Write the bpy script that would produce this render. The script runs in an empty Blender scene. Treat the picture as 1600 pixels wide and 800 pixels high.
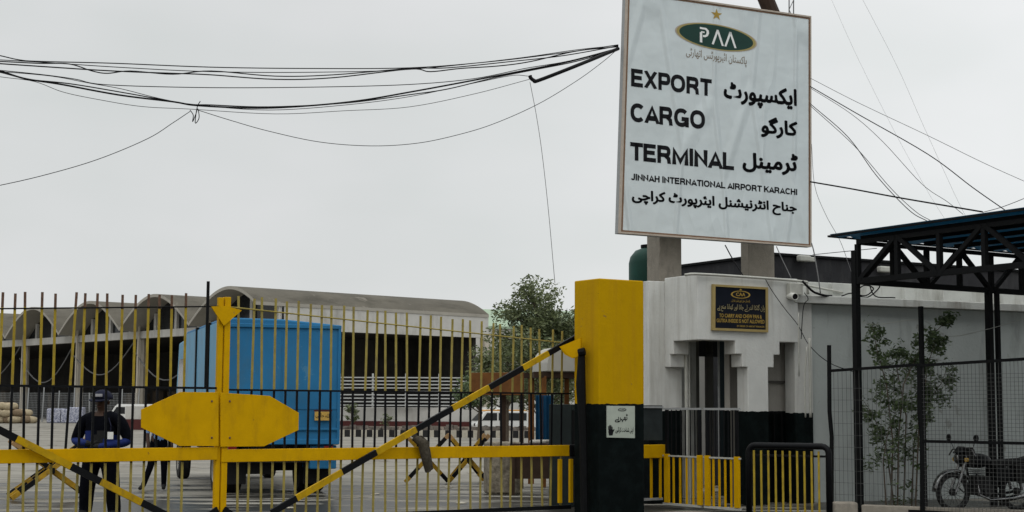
import bpy, bmesh, math, random
from mathutils import Vector as V, Matrix
R = math.radians
random.seed(7)
sc = bpy.context.scene
COL = sc.collection
# ------------------------------------------------------------------ camera, sky, sun, exposure
H, F_PX, HOR, ROLL = 1.65, 2400.0, 636.0, 0.005
TH = math.atan((HOR - 400) / F_PX)
CAM = V((0, 0, H))
FW = V((0, math.cos(TH), math.sin(TH)))
U0 = V((0, -math.sin(TH), math.cos(TH)))
RT = V((1, 0, 0)) * math.cos(ROLL) + U0 * math.sin(ROLL)
UP = V((-1, 0, 0)) * math.sin(ROLL) + U0 * math.cos(ROLL)
cd = bpy.data.cameras.new('camera'); co = bpy.data.objects.new('camera', cd); COL.objects.link(co)
cd.sensor_width = 36; cd.lens = F_PX / 1600 * 36; cd.clip_start = .1; cd.clip_end = 5000
m = Matrix.Identity(4)
for i in range(3):
    m[i][0], m[i][1], m[i][2], m[i][3] = RT[i], UP[i], -FW[i], CAM[i]
co.matrix_world = m
sc.camera = co

SUN_EL, SUN_ROT = 52, 200
w = bpy.data.worlds.new('World'); sc.world = w; w.use_nodes = True
nt = w.node_tree; N = nt.nodes; L = nt.links
bg = N['Background']; bg.inputs[1].default_value = .1
sky = N.new('ShaderNodeTexSky'); sky.sky_type = 'NISHITA'; sky.sun_disc = False
sky.sun_elevation = R(SUN_EL); sky.sun_rotation = R(SUN_ROT); sky.dust_density = 3
# overcast veil: grey cloud, brighter towards the zenith, with faint uneven patches
tc = N.new('ShaderNodeTexCoord'); sep = N.new('ShaderNodeSeparateXYZ'); L.new(tc.outputs['Generated'], sep.inputs[0])
mr = N.new('ShaderNodeMapRange'); mr.interpolation_type = 'SMOOTHSTEP'
mr.inputs[1].default_value = .22; mr.inputs[2].default_value = .95; mr.inputs[3].default_value = 1.0; mr.inputs[4].default_value = 2.1
L.new(sep.outputs[2], mr.inputs[0])
mp = N.new('ShaderNodeMapping'); mp.inputs['Scale'].default_value = (3.2, 3.2, 8); L.new(tc.outputs['Generated'], mp.inputs[0])
nz = N.new('ShaderNodeTexNoise'); nz.inputs['Scale'].default_value = 1.6; nz.inputs['Detail'].default_value = 3; nz.inputs['Roughness'].default_value = .45
L.new(mp.outputs[0], nz.inputs[0])
cr = N.new('ShaderNodeValToRGB'); e = cr.color_ramp.elements
e[0].position = .32; e[0].color = (6.55, 6.8, 6.75, 1); e[1].position = .68; e[1].color = (7.25, 7.35, 7.4, 1)
L.new(nz.outputs[0], cr.inputs[0])
mul = N.new('ShaderNodeMix'); mul.data_type = 'RGBA'; mul.blend_type = 'MULTIPLY'; mul.inputs[0].default_value = 1
gx = N.new('ShaderNodeMapRange'); gx.inputs[1].default_value = -.1; gx.inputs[2].default_value = .3; gx.inputs[3].default_value = 1.0; gx.inputs[4].default_value = 1.19
L.new(sep.outputs[0], gx.inputs[0]); gm = N.new('ShaderNodeMath'); gm.operation = 'MULTIPLY'; L.new(gx.outputs[0], gm.inputs[0]); L.new(mr.outputs[0], gm.inputs[1])
L.new(cr.outputs[0], mul.inputs[6]); L.new(gm.outputs[0], mul.inputs[7])
mix = N.new('ShaderNodeMix'); mix.data_type = 'RGBA'; mix.inputs[0].default_value = .97
L.new(sky.outputs[0], mix.inputs[6]); L.new(mul.outputs[2], mix.inputs[7]); L.new(mix.outputs[2], bg.inputs[0])
sd = bpy.data.lights.new('sun', 'SUN'); sd.energy = .5; sd.angle = R(40); sd.color = (1, .97, .92)
so = bpy.data.objects.new('sun', sd); COL.objects.link(so); so.location = (0, -20, 60)
_az = R(SUN_ROT)
so.rotation_euler = (V((math.sin(_az) * math.cos(R(SUN_EL)), math.cos(_az) * math.cos(R(SUN_EL)), math.sin(R(SUN_EL))))).to_track_quat('Z', 'Y').to_euler()
vs = sc.view_settings
sc.display_settings.display_device = 'sRGB'
vs.view_transform = 'Standard'; vs.look = 'None'; vs.exposure = 0.0; vs.gamma = 1; vs.use_curve_mapping = False

# ------------------------------------------------------------------ helpers
def ray(x, y): return FW + RT * ((x - 800) / F_PX) - UP * ((y - 400) / F_PX)
def P(x, y, D):
    d = ray(x, y); return CAM + d * (D / d.y)
def on_plane(x, y, p0, n):
    d = ray(x, y); return CAM + d * ((p0 - CAM).dot(n) / d.dot(n))
def gp(x, D, z=0.0):
    p = P(x, 636 + ROLL * (x - 800), D); return V((p.x, p.y, z))
def zat(y, D, x=800): return P(x, y, D).z
def hdir(deg): return V((math.cos(R(deg)), math.sin(R(deg)), 0))
def along(O, e, x):
    """distance along e from O at which the picture column x (at eye level) is met"""
    d = ray(x, 636 + ROLL * (x - 800)); a = d.x / d.y
    return (a * O.y - O.x) / (e.x - a * e.y)

def mat(name, col, rough=.7, var=.12, scale=6.0, bump=0.0, bscale=40.0, metal=0.0, spec=.18, dirt=None, dirt_amt=.5, dirt_scale=(3, 3, .6), two=None, detail=5, chips=None):
    mt = bpy.data.materials.new(name); mt.use_nodes = True
    n = mt.node_tree.nodes; l = mt.node_tree.links; b = n['Principled BSDF']
    b.inputs['Roughness'].default_value = rough; b.inputs['Metallic'].default_value = metal; b.inputs['Specular IOR Level'].default_value = spec
    t = n.new('ShaderNodeTexCoord')
    z = n.new('ShaderNodeTexNoise'); z.inputs['Scale'].default_value = scale; z.inputs['Detail'].default_value = detail; z.inputs['Roughness'].default_value = .6
    l.new(t.outputs['Object'], z.inputs[0])
    r = n.new('ShaderNodeValToRGB'); r.color_ramp.elements[0].position = .3; r.color_ramp.elements[1].position = .72
    c = V(col)
    c2 = V(two) if two else c * (1 + var * .6)
    r.color_ramp.elements[0].color = (*(c * (1 - var)), 1); r.color_ramp.elements[1].color = (*c2, 1)
    l.new(z.outputs[0], r.inputs[0]); out = r.outputs[0]
    if dirt:
        mp_ = n.new('ShaderNodeMapping'); mp_.inputs['Scale'].default_value = dirt_scale; l.new(t.outputs['Object'], mp_.inputs[0])
        z2 = n.new('ShaderNodeTexNoise'); z2.inputs['Scale'].default_value = 1.0; z2.inputs['Detail'].default_value = 8; z2.inputs['Roughness'].default_value = .68
        l.new(mp_.outputs[0], z2.inputs[0])
        r2 = n.new('ShaderNodeValToRGB'); r2.color_ramp.elements[0].position = .5; r2.color_ramp.elements[1].position = .72
        r2.color_ramp.elements[0].color = (0, 0, 0, 1); r2.color_ramp.elements[1].color = (dirt_amt,) * 3 + (1,)
        l.new(z2.outputs[0], r2.inputs[0])
        mx = n.new('ShaderNodeMix'); mx.data_type = 'RGBA'; l.new(r2.outputs[0], mx.inputs[0]); l.new(out, mx.inputs[6]); mx.inputs[7].default_value = (*dirt, 1); out = mx.outputs[2]
    for cc, csc, th in (chips or ()):
        z4 = n.new('ShaderNodeTexNoise'); z4.inputs['Scale'].default_value = csc; z4.inputs['Detail'].default_value = 6; z4.inputs['Roughness'].default_value = .7; z4.inputs['Distortion'].default_value = .6; l.new(t.outputs['Object'], z4.inputs[0])
        r4 = n.new('ShaderNodeMapRange'); r4.inputs[1].default_value = th; r4.inputs[2].default_value = th + .025; l.new(z4.outputs[0], r4.inputs[0])
        m4 = n.new('ShaderNodeMix'); m4.data_type = 'RGBA'; l.new(r4.outputs[0], m4.inputs[0]); l.new(out, m4.inputs[6]); m4.inputs[7].default_value = (*cc, 1); out = m4.outputs[2]
    l.new(out, b.inputs['Base Color'])
    rv = n.new('ShaderNodeMapRange'); rv.inputs[3].default_value = max(.05, rough - .12); rv.inputs[4].default_value = min(1, rough + .12)
    l.new(z.outputs[0], rv.inputs[0]); l.new(rv.outputs[0], b.inputs['Roughness'])
    if bump:
        z3 = n.new('ShaderNodeTexNoise'); z3.inputs['Scale'].default_value = bscale; z3.inputs['Detail'].default_value = 4; l.new(t.outputs['Object'], z3.inputs[0])
        bp = n.new('ShaderNodeBump'); bp.inputs['Strength'].default_value = bump; bp.inputs['Distance'].default_value = .02
        l.new(z3.outputs[0], bp.inputs['Height']); l.new(bp.outputs[0], b.inputs['Normal'])
    return mt

def two_tone(name, top, low, zc, dirt, amt=.45, chips=None, bmp=.25):
    """painted wall: black dado below the height zc, pale paint above (world height, as a painter would mask it)"""
    mt = mat(name, top, .75, .08, 3, bmp, 22, spec=.06, chips=chips, dirt=dirt, dirt_amt=amt, dirt_scale=(4.5, 4.5, .35))
    n = mt.node_tree.nodes; l = mt.node_tree.links; b = n['Principled BSDF']
    src = b.inputs['Base Color'].links[0].from_socket
    g = n.new('ShaderNodeNewGeometry'); s = n.new('ShaderNodeSeparateXYZ'); l.new(g.outputs['Position'], s.inputs[0])
    z = n.new('ShaderNodeTexNoise'); z.inputs['Scale'].default_value = 9; l.new(g.outputs['Position'], z.inputs[0])
    a = n.new('ShaderNodeMath'); a.operation = 'MULTIPLY_ADD'; l.new(z.outputs[0], a.inputs[0]); a.inputs[1].default_value = .05; l.new(s.outputs[2], a.inputs[2])
    c = n.new('ShaderNodeMath'); c.operation = 'GREATER_THAN'; l.new(a.outputs[0], c.inputs[0]); c.inputs[1].default_value = zc + .025
    z2 = n.new('ShaderNodeTexNoise'); z2.inputs['Scale'].default_value = 5; z2.inputs['Detail'].default_value = 7; l.new(g.outputs['Position'], z2.inputs[0])
    rr = n.new('ShaderNodeValToRGB'); rr.color_ramp.elements[0].position = .45; rr.color_ramp.elements[1].position = .8
    rr.color_ramp.elements[0].color = (*low, 1); rr.color_ramp.elements[1].color = (*(V(low) * 1.8 + V((.002, .003, .003))), 1); l.new(z2.outputs[0], rr.inputs[0])
    mx = n.new('ShaderNodeMix'); mx.data_type = 'RGBA'; l.new(c.outputs[0], mx.inputs[0]); l.new(rr.outputs[0], mx.inputs[6]); l.new(src, mx.inputs[7])
    l.new(mx.outputs[2], b.inputs['Base Color'])
    return mt

YEL = (.565, .315, .001)
M = {}
M['yellow'] = mat('yellow_paint', YEL, .5, .10, 4, .12, 60, dirt=(.25, .13, .01), dirt_amt=.4, dirt_scale=(4, 4, 1.5), spec=.05, chips=[((.09, .05, .025), 6, .70), ((.35, .22, .03), 3, .68)])
M['bar_yellow'] = mat('bar_yellow_paint', (.35, .25, .022), .6, .25, 8, .1, 60, dirt=(.13, .08, .04), dirt_amt=.7, dirt_scale=(14, 14, 6))
M['bar_dull'] = mat('bar_dull_yellow_paint', (.30, .24, .06), .65, .22, 8, .1, 60, dirt=(.15, .12, .07), dirt_amt=.7, dirt_scale=(14, 14, 6))
M['brace_yellow'] = mat('worn_brace_yellow', (.46, .28, .008), .6, .2, 6, .1, 60, spec=.05, dirt=(.16, .11, .03), dirt_amt=.7, dirt_scale=(9, 9, 6), chips=[((.04, .035, .03), 12, .70)])
M['board_yellow'] = mat('faded_board_yellow', (.36, .21, .015), .75, .3, 9, .15, 40, dirt=(.08, .06, .04), dirt_amt=.8, dirt_scale=(7, 7, 7))
M['wood_end'] = mat('bare_wood_end', (.36, .22, .10), .85, .2, 12)
M['rust'] = mat('rusted_steel', (.13, .075, .05), .85, .4, 30, .2, 90)
M['black'] = mat('black_paint', (.004, .0045, .0055), .5, .3, 12, .1, 60, spec=.12)
M['black_dull'] = mat('dull_black_steel', (.006, .0065, .007), .7, .4, 18, .15, 60, spec=.10)
M['steel'] = mat('grey_steel', (.3, .31, .31), .5, .15, 20)
M['white_paint'] = mat('white_painted_wall', (.52, .53, .50), .8, .08, 3, .25, 30, dirt=(.2, .18, .15), dirt_amt=.8, chips=[((.22, .2, .17), 4, .68)], dirt_scale=(2.5, 2.5, .5))
M['shaded_wall'] = mat('shade_toned_wall', (.40, .43, .415), .85, .10, 1.2, .3, 20, dirt=(.17, .18, .165), dirt_amt=.85, dirt_scale=(1.6, 1.6, .4), chips=[((.28, .29, .27), 1.7, .64), ((.15, .15, .14), 8, .72)])  # white wall greyed in its colour for canopy shade; stains and chips its own
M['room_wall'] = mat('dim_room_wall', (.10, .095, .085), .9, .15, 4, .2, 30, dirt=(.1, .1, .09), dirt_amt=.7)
M['teal_door'] = mat('dark_teal_door', (.02, .035, .04), .6, .2, 4)
M['concrete'] = mat('concrete_post', (.30, .27, .225), .9, .16, 7, .4, 50, dirt=(.16, .145, .125), dirt_amt=.75, dirt_scale=(5, 5, 1.2))
M['vinyl'] = None
M['tan'] = mat('tan_aluminium_edge', (.42, .36, .30), .5, .12, 10)
M['wood_trim'] = mat('brown_sign_trim', (.20, .12, .075), .7, .25, 14)
M['ink'] = mat('black_print', (.010, .010, .012), .6, .2, 10, spec=.08)
M['gold'] = mat('gold_print', (.36, .24, .05), .5, .12, 10)
M['rim'] = mat('olive_gold_print', (.33, .27, .10), .5, .1, 10)
M['green'] = mat('dark_green_print', (.012, .045, .035), .5, .15, 6)
M['white_print'] = mat('white_print', (.75, .76, .74), .6, .05, 6)
M['brown_print'] = mat('brown_print', (.20, .15, .10), .6, .1, 6)
M['navy'] = mat('navy_board', (.004, .006, .012), .35, .2, 5)
M['tank'] = mat('green_tank_plastic', (.008, .05, .036), .5, .2, 4)
M['bitumen'] = mat('dark_bitumen_wall', (.028, .028, .031), .9, .3, 3, .2, 30, dirt=(.06, .06, .06), dirt_amt=.6)
M['blue'] = mat('blue_truck_paint', (.022, .155, .325), .6, .22, .8, .25, 3, dirt=(.05, .13, .20), dirt_amt=.75, dirt_scale=(1.5, 1.5, .8), chips=[((.16, .11, .07), 5, .73), ((.06, .2, .34), 1.6, .64)])
M['blue_pale'] = mat('pale_blue_truck_paint', (.09, .27, .42), .5, .15, 2, .25, 4, dirt=(.08, .16, .24), dirt_amt=.6, dirt_scale=(2, 2, .9))
M['blue_sheet'] = mat('blue_roof_sheet', (.045, .19, .30), .4, .2, 3)
M['rubber'] = mat('tyre_rubber', (.016, .016, .016), .85, .2, 20, .2, 60)
M['hub'] = mat('grey_wheel_hub', (.25, .24, .22), .6, .2, 10)
M['chassis'] = mat('dark_chassis', (.02, .02, .02), .8, .3, 10)
M['roof_grey'] = mat('weathered_vault_roof', (.11, .10, .08), .9, .25, .4, .3, 6, dirt=(.05, .045, .035), dirt_amt=.85, dirt_scale=(.35, .35, 1.5), chips=[((.16, .145, .12), .6, .62), ((.05, .045, .04), 1.5, .68)])
M['soffit'] = mat('vault_underside', (.33, .31, .27), .9, .12, .8)
M['cream'] = mat('cream_column', (.46, .42, .35), .85, .12, 2, dirt=(.25, .22, .18), dirt_amt=.6)
M['white_far'] = mat('white_band', (.48, .47, .44), .85, .1, 1, dirt=(.22, .21, .185), dirt_amt=.7, dirt_scale=(.8, .8, .3))
M['hall_shade'] = mat('hall_shade_interior', (.05, .047, .043), .9, .5, .5)  # unlit interior put into the colour of the hall's inner walls
M['hall_floor'] = mat('hall_floor', (.09, .085, .08), .9, .2, 1)
M['glass'] = mat('dark_glass', (.02, .022, .024), .15, .2, 2)
M['red_base'] = mat('dark_red_base', (.075, .022, .02), .8, .2, 2)
M['pale_green'] = mat('pale_green_roof', (.30, .38, .28), .8, .06, .3)
M['rail_white'] = mat('white_rail', (.42, .43, .42), .6, .1, 4)
M['stone'] = mat('mottled_stone', (.20, .165, .12), .9, .55, 9, .8, 18, two=(.34, .30, .23), dirt=(.07, .06, .05), dirt_amt=.7, dirt_scale=(4, 4, 4))
M['soil'] = mat('dry_soil', (.14, .11, .085), .95, .4, 6, .8, 12)
M['rock'] = mat('grey_rock', (.16, .14, .12), .95, .35, 8, .5, 20)
M['kerb_black'] = mat('kerb_black', (.02, .02, .02), .8, .3, 6)
M['kerb_white'] = mat('kerb_pale', (.42, .39, .32), .8, .2, 6)
M['wood'] = mat('orange_brown_wood', (.16, .065, .018), .75, .3, 5, .2, 20, dirt=(.09, .04, .02), dirt_amt=.6, dirt_scale=(8, 8, 1))
M['wood_dark'] = mat('dark_wood', (.04, .024, .016), .8, .3, 6)
M['canvas'] = mat('white_canvas', (.40, .385, .34), .8, .08, 3)
M['tarp'] = mat('blue_tarp', (.012, .07, .15), .55, .3, 5, .3, 14)
M['car_white'] = mat('white_car_paint', (.62, .62, .60), .3, .05, 3)
M['car_orange'] = mat('orange_car_paint', (.50, .24, .05), .4, .1, 3)
M['sack'] = mat('jute_sack', (.36, .30, .20), .95, .25, 8, .5, 40)
M['sack2'] = mat('brown_sack', (.19, .14, .09), .95, .25, 8, .5, 40)
M['print_blue'] = mat('blue_white_printed_wrap', (.10, .12, .26), .7, .5, 14, two=(.55, .56, .62))
M['cloth_black'] = mat('black_uniform', (.004, .0045, .007), .95, .35, 14, .3, 40, spec=.03)
M['cloth_navy'] = mat('navy_cap_cloth', (.009, .011, .026), .9, .25, 14)
M['cloth_blue'] = mat('bright_blue_sleeve', (.007, .018, .11), .8, .25, 14)
M['cloth_sky'] = mat('pale_blue_shirt', (.16, .25, .40), .9, .15, 10)
M['skin'] = mat('brown_skin', (.055, .03, .02), .6, .15, 20)
M['rag'] = mat('grey_brown_rag', (.065, .055, .04), .95, .45, 18, .6, 30)
M['leaf'] = None
M['chrome'] = mat('chrome', (.22, .22, .22), .25, .2, 6, metal=1)
M['bark'] = mat('grey_bark', (.10, .08, .06), .95, .35, 12, .6, 30)
M['dull_metal'] = mat('dull_motorcycle_metal', (.035, .035, .035), .45, .3, 8, metal=.6)
M['plate'] = mat('orange_yellow_plate', (.52, .33, .08), .6, .15, 12)
M['plastic_white'] = mat('white_plastic', (.62, .62, .58), .4, .06, 6)
M['cable'] = mat('black_cable', (.006, .006, .007), .6, .2, 6, spec=.1)
M['cable_grey'] = mat('grey_cable', (.12, .12, .12), .6, .2, 6, spec=.2)
M['conduit'] = mat('grey_white_conduit', (.42, .42, .38), .6, .15, 8)

def leaf_mat(name, a, b_):
    mt = bpy.data.materials.new(name); mt.use_nodes = True
    n = mt.node_tree.nodes; l = mt.node_tree.links; b = n['Principled BSDF']
    g = n.new('ShaderNodeNewGeometry'); r = n.new('ShaderNodeValToRGB')
    r.color_ramp.elements[0].color = (*a, 1); r.color_ramp.elements[1].color = (*b_, 1)
    l.new(g.outputs['Random Per Island'], r.inputs[0]); l.new(r.outputs[0], b.inputs['Base Color']); b.inputs['Roughness'].default_value = .6
    tr = n.new('ShaderNodeBsdfTranslucent'); l.new(r.outputs[0], tr.inputs[0]); ms = n.new('ShaderNodeMixShader'); ms.inputs[0].default_value = .25
    l.new(b.outputs[0], ms.inputs[1]); l.new(tr.outputs[0], ms.inputs[2]); l.new(ms.outputs[0], n['Material Output'].inputs[0])
    return mt
M['leaf'] = leaf_mat('dusty_leaf', (.04, .06, .02), (.20, .23, .11))
M['leaf_dark'] = leaf_mat('dark_leaf', (.025, .045, .014), (.105, .15, .06))

# printed vinyl: creased sheet
def vinyl():
    mt = mat('creased_vinyl_sheet', (.58, .635, .645), .5, .03, 2, spec=.35)
    n = mt.node_tree.nodes; l = mt.node_tree.links; b = n['Principled BSDF']
    t = n.new('ShaderNodeTexCoord')
    def layer(rot, scl, ns, dist):
        mp_ = n.new('ShaderNodeMapping'); mp_.inputs['Rotation'].default_value = rot; mp_.inputs['Scale'].default_value = scl; l.new(t.outputs['Object'], mp_.inputs[0])
        z = n.new('ShaderNodeTexNoise'); z.inputs['Scale'].default_value = ns; z.inputs['Detail'].default_value = 2; z.inputs['Distortion'].default_value = dist; l.new(mp_.outputs[0], z.inputs[0])
        s = n.new('ShaderNodeMath'); s.operation = 'SUBTRACT'; l.new(z.outputs[0], s.inputs[0]); s.inputs[1].default_value = .5
        a = n.new('ShaderNodeMath'); a.operation = 'ABSOLUTE'; l.new(s.outputs[0], a.inputs[0])
        r = n.new('ShaderNodeMapRange'); r.inputs[1].default_value = 0; r.inputs[2].default_value = .05; r.inputs[3].default_value = 1; r.inputs[4].default_value = 0; l.new(a.outputs[0], r.inputs[0])
        return r.outputs[0]
    a1 = layer((0, R(32), 0), (1.0, 1, .16), .9, .25); a2 = layer((0, R(-12), 0), (.8, 1, .12), .8, .3)
    z = n.new('ShaderNodeTexNoise'); z.inputs['Scale'].default_value = 1.2; z.inputs['Detail'].default_value = 3; l.new(t.outputs['Object'], z.inputs[0])
    mv = n.new('ShaderNodeMapping'); mv.inputs['Rotation'].default_value = (0, R(-38), 0); mv.inputs['Scale'].default_value = (1.15, 1, .22); l.new(t.outputs['Object'], mv.inputs[0])
    vo = n.new('ShaderNodeTexVoronoi'); vo.feature = 'DISTANCE_TO_EDGE'; vo.inputs['Scale'].default_value = 1.0; l.new(mv.outputs[0], vo.inputs[0])
    rv_ = n.new('ShaderNodeMapRange'); rv_.interpolation_type = 'SMOOTHSTEP'; rv_.inputs[1].default_value = 0; rv_.inputs[2].default_value = .07; rv_.inputs[3].default_value = 1.6; rv_.inputs[4].default_value = 0; l.new(vo.outputs[0], rv_.inputs[0])
    ad0 = n.new('ShaderNodeMath'); ad0.operation = 'ADD'; l.new(a1, ad0.inputs[0]); l.new(rv_.outputs[0], ad0.inputs[1])
    ad = n.new('ShaderNodeMath'); ad.operation = 'ADD'; l.new(ad0.outputs[0], ad.inputs[0]); l.new(a2, ad.inputs[1])
    ad2 = n.new('ShaderNodeMath'); ad2.operation = 'MULTIPLY_ADD'; l.new(z.outputs[0], ad2.inputs[0]); ad2.inputs[1].default_value = 3; l.new(ad.outputs[0], ad2.inputs[2])
    bp = n.new('ShaderNodeBump'); bp.inputs['Strength'].default_value = .55; bp.inputs['Distance'].default_value = .03; l.new(ad2.outputs[0], bp.inputs['Height']); l.new(bp.outputs[0], b.inputs['Normal'])
    return mt
M['vinyl'] = vinyl()

class MB:
    def __init__(s): s.v = []; s.f = []; s.m = []
    def add(s, vs_, fs, mi=0):
        o = len(s.v); s.v += [V(p) for p in vs_]; s.f += [tuple(i + o for i in f) for f in fs]; s.m += [mi] * len(fs); return s
    def box(s, c, sz, ex=V((1, 0, 0)), ey=None, ez=V((0, 0, 1)), mi=0):
        ey = ey or ez.cross(ex)
        c = V(c); x, y, z = ex * sz[0] / 2, ey * sz[1] / 2, ez * sz[2] / 2
        vs_ = [c + x * a + y * b + z * d for d in (-1, 1) for a, b in ((-1, -1), (1, -1), (1, 1), (-1, 1))]
        return s.add(vs_, [(3, 2, 1, 0), (4, 5, 6, 7), (0, 1, 5, 4), (1, 2, 6, 5), (2, 3, 7, 6), (3, 0, 4, 7)], mi)
    def beam(s, a, b, wd, ht, up=V((0, 0, 1)), mi=0):
        a, b = V(a), V(b); e1 = (b - a); ln = e1.length; e1 = e1 / ln
        e2 = up.cross(e1)
        if e2.length < 1e-4: e2 = V((1, 0, 0))
        e2.normalize(); return s.box((a + b) / 2, (ln, wd, ht), e1, e2, e1.cross(e2), mi)
    def prism(s, pts, d, mi=0):
        """polygon pts (3D, planar) extruded by the vector d"""
        n = len(pts); a = [V(p) for p in pts]; b = [p + d for p in a]
        nn = sum(((a[i]).cross(a[(i + 1) % n]) for i in range(n)), V())
        fs = [tuple(range(n)), tuple(range(2 * n - 1, n - 1, -1))] + [(i, i + n, (i + 1) % n + n, (i + 1) % n) for i in range(n)]
        if nn.dot(d) > 0: fs = [f[::-1] for f in fs]
        return s.add(a + b, fs, mi)
    def tube(s, pts, r, n=6, mi=0, cap=True):
        pts = [V(p) for p in pts]; k = len(pts); rs = r if isinstance(r, (list, tuple)) else [r] * k
        vs_ = []; prev = None
        for i, p in enumerate(pts):
            t = (pts[min(i + 1, k - 1)] - pts[max(i - 1, 0)]).normalized()
            if prev is None: a = t.cross(V((0, 0, 1))); a = a if a.length > .05 else t.cross(V((0, 1, 0)))
            else: a = prev - t * prev.dot(t)
            a.normalize(); prev = a; b = t.cross(a)
            vs_ += [p + (a * math.cos(2 * math.pi * j / n) + b * math.sin(2 * math.pi * j / n)) * rs[i] for j in range(n)]
        fs = [(i * n + j, i * n + (j + 1) % n, (i + 1) * n + (j + 1) % n, (i + 1) * n + j) for i in range(k - 1) for j in range(n)]
        if cap: fs += [tuple(range(n))[::-1], tuple(range((k - 1) * n, k * n))]
        return s.add(vs_, fs, mi)
    def lathe(s, o, ax, prof, n=24, mi=0):
        """profile of (radius, height) turned round axis ax at o"""
        ax = V(ax).normalized(); a = ax.cross(V((0, 0, 1)));
        if a.length < .05: a = V((1, 0, 0))
        a.normalize(); b = ax.cross(a); vs_ = []
        for r_, h_ in prof: vs_ += [V(o) + ax * h_ + (a * math.cos(2 * math.pi * j / n) + b * math.sin(2 * math.pi * j / n)) * r_ for j in range(n)]
        k = len(prof)
        fs = [(i * n + j, i * n + (j + 1) % n, (i + 1) * n + (j + 1) % n, (i + 1) * n + j) for i in range(k - 1) for j in range(n)]
        return s.add(vs_, fs, mi)
    def build(s, name, mats, parent=None, bevel=0, smooth=False, fixn=False):
        me = bpy.data.meshes.new(name); off = V(parent_loc(parent)) if parent else (sum(s.v, V()) / len(s.v) if s.v else V())
        if not parent:
            off = V((off.x, off.y, min(p.z for p in s.v)))
        me.from_pydata([p - off for p in s.v], [], s.f)
        mats = mats if isinstance(mats, (list, tuple)) else [mats]
        for mm in mats: me.materials.append(mm)
        if len(mats) > 1:
            for p, i in zip(me.polygons, s.m): p.material_index = i
        if fixn:
            bm = bmesh.new(); bm.from_mesh(me); bmesh.ops.recalc_face_normals(bm, faces=bm.faces); bm.to_mesh(me); bm.free()
        if smooth:
            for p in me.polygons: p.use_smooth = True
        o = bpy.data.objects.new(name, me); COL.objects.link(o)
        if parent: o.parent = parent
        else: o.location = off
        if bevel:
            b = o.modifiers.new('bevel', 'BEVEL'); b.width = bevel; b.segments = 2; b.limit_method = 'ANGLE'; b.angle_limit = R(40)
        return o
def parent_loc(p):
    l = V(p.location)
    while p.parent: p = p.parent; l += p.location
    return l
def tag(o, label, cat, group=None, kind=None):
    if label: o['label'] = label
    if cat: o['category'] = cat
    if group: o['group'] = group
    if kind: o['kind'] = kind
    return o
def thing(name, loc, label, cat, group=None):
    o = bpy.data.objects.new(name, None); o.location = V(loc); o.empty_display_size = .2; COL.objects.link(o)
    return tag(o, label, cat, group)
def copy_thing(o, loc, rz=0, label=None, parent=None):
    c = o.copy(); COL.objects.link(c)
    if parent: c.parent = parent
    else:
        c.location = V(loc); c.rotation_euler = (0, 0, rz)
        if label: c['label'] = label
    for ch in [k for k in bpy.data.objects if k.parent == o]: copy_thing(ch, None, parent=c)
    return c
def structure(mb, name, mats, **k):
    o = mb.build(name, mats, **k); o['kind'] = 'structure'; return o

# ------------------------------------------------------------------ lettering
AR = {'ا': 'FE8D FE8E', 'آ': 'FE81 FE82', 'ب': 'FE8F FE90 FE91 FE92', 'پ': 'FB56 FB57 FB58 FB59', 'ت': 'FE95 FE96 FE97 FE98', 'ٹ': 'FB66 FB67 FB68 FB69', 'ج': 'FE9D FE9E FE9F FEA0',
      'چ': 'FB7A FB7B FB7C FB7D', 'ح': 'FEA1 FEA2 FEA3 FEA4', 'خ': 'FEA5 FEA6 FEA7 FEA8', 'د': 'FEA9 FEAA', 'ر': 'FEAD FEAE', 'س': 'FEB1 FEB2 FEB3 FEB4', 'ش': 'FEB5 FEB6 FEB7 FEB8', 'ع': 'FEC9 FECA FECB FECC',
      'ک': 'FB8E FB8F FB90 FB91', 'گ': 'FB92 FB93 FB94 FB95', 'ل': 'FEDD FEDE FEDF FEE0', 'م': 'FEE1 FEE2 FEE3 FEE4', 'ن': 'FEE5 FEE6 FEE7 FEE8', 'ں': 'FB9E FB9F', 'و': 'FEED FEEE', 'ہ': 'FBA6 FBA7 FBA8 FBA9',
      'ھ': 'FBAA FBAB FBAC FBAD', 'ی': 'FBFC FBFD FBFE FBFF', 'ئ': 'FE89 FE8A FE8B FE8C', 'ے': 'FBAE FBAF'}
AR = {k: [chr(int(c, 16)) for c in v.split()] for k, v in AR.items()}
def bold(geo, rr):
    """thicken flat lettering by laying shifted copies over it (one ink, one colour)"""
    vs_, fs = geo; ov, of = [], []
    for k in range(11):
        dx, dy = (0, 0) if k == 0 else (rr * math.cos(k * .6283), rr * math.sin(k * .6283)); o = len(ov)
        ov += [(x + dx, y + dy) for x, y in vs_]; of += [tuple(i + o for i in f) for f in fs]
    return ov, of
def urdu(s):
    out = []
    for i, c in enumerate(s):
        f = AR.get(c)
        if not f: out.append(c); continue
        p = s[i - 1] if i else ' '; n = s[i + 1] if i + 1 < len(s) else ' '
        jp = p in AR and len(AR[p]) == 4; jn = n in AR and len(f) == 4
        out.append(f[(3 if jn else 1) if jp else (2 if jn else 0)])
    return ''.join(reversed(out))
def text_geo(body, off=0.0, res=3):
    c = bpy.data.curves.new('lettering', 'FONT'); c.body = body; c.size = 1; c.offset = off; c.resolution_u = res
    o = bpy.data.objects.new('lettering', c); COL.objects.link(o)
    dg = bpy.context.evaluated_depsgraph_get(); dg.update()
    me = bpy.data.meshes.new_from_object(o.evaluated_get(dg))
    vs_ = [(p.co.x, p.co.y) for p in me.vertices]; fs = [tuple(p.vertices) for p in me.polygons]
    bpy.data.objects.remove(o); bpy.data.curves.remove(c); bpy.data.meshes.remove(me)
    return vs_, fs
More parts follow.
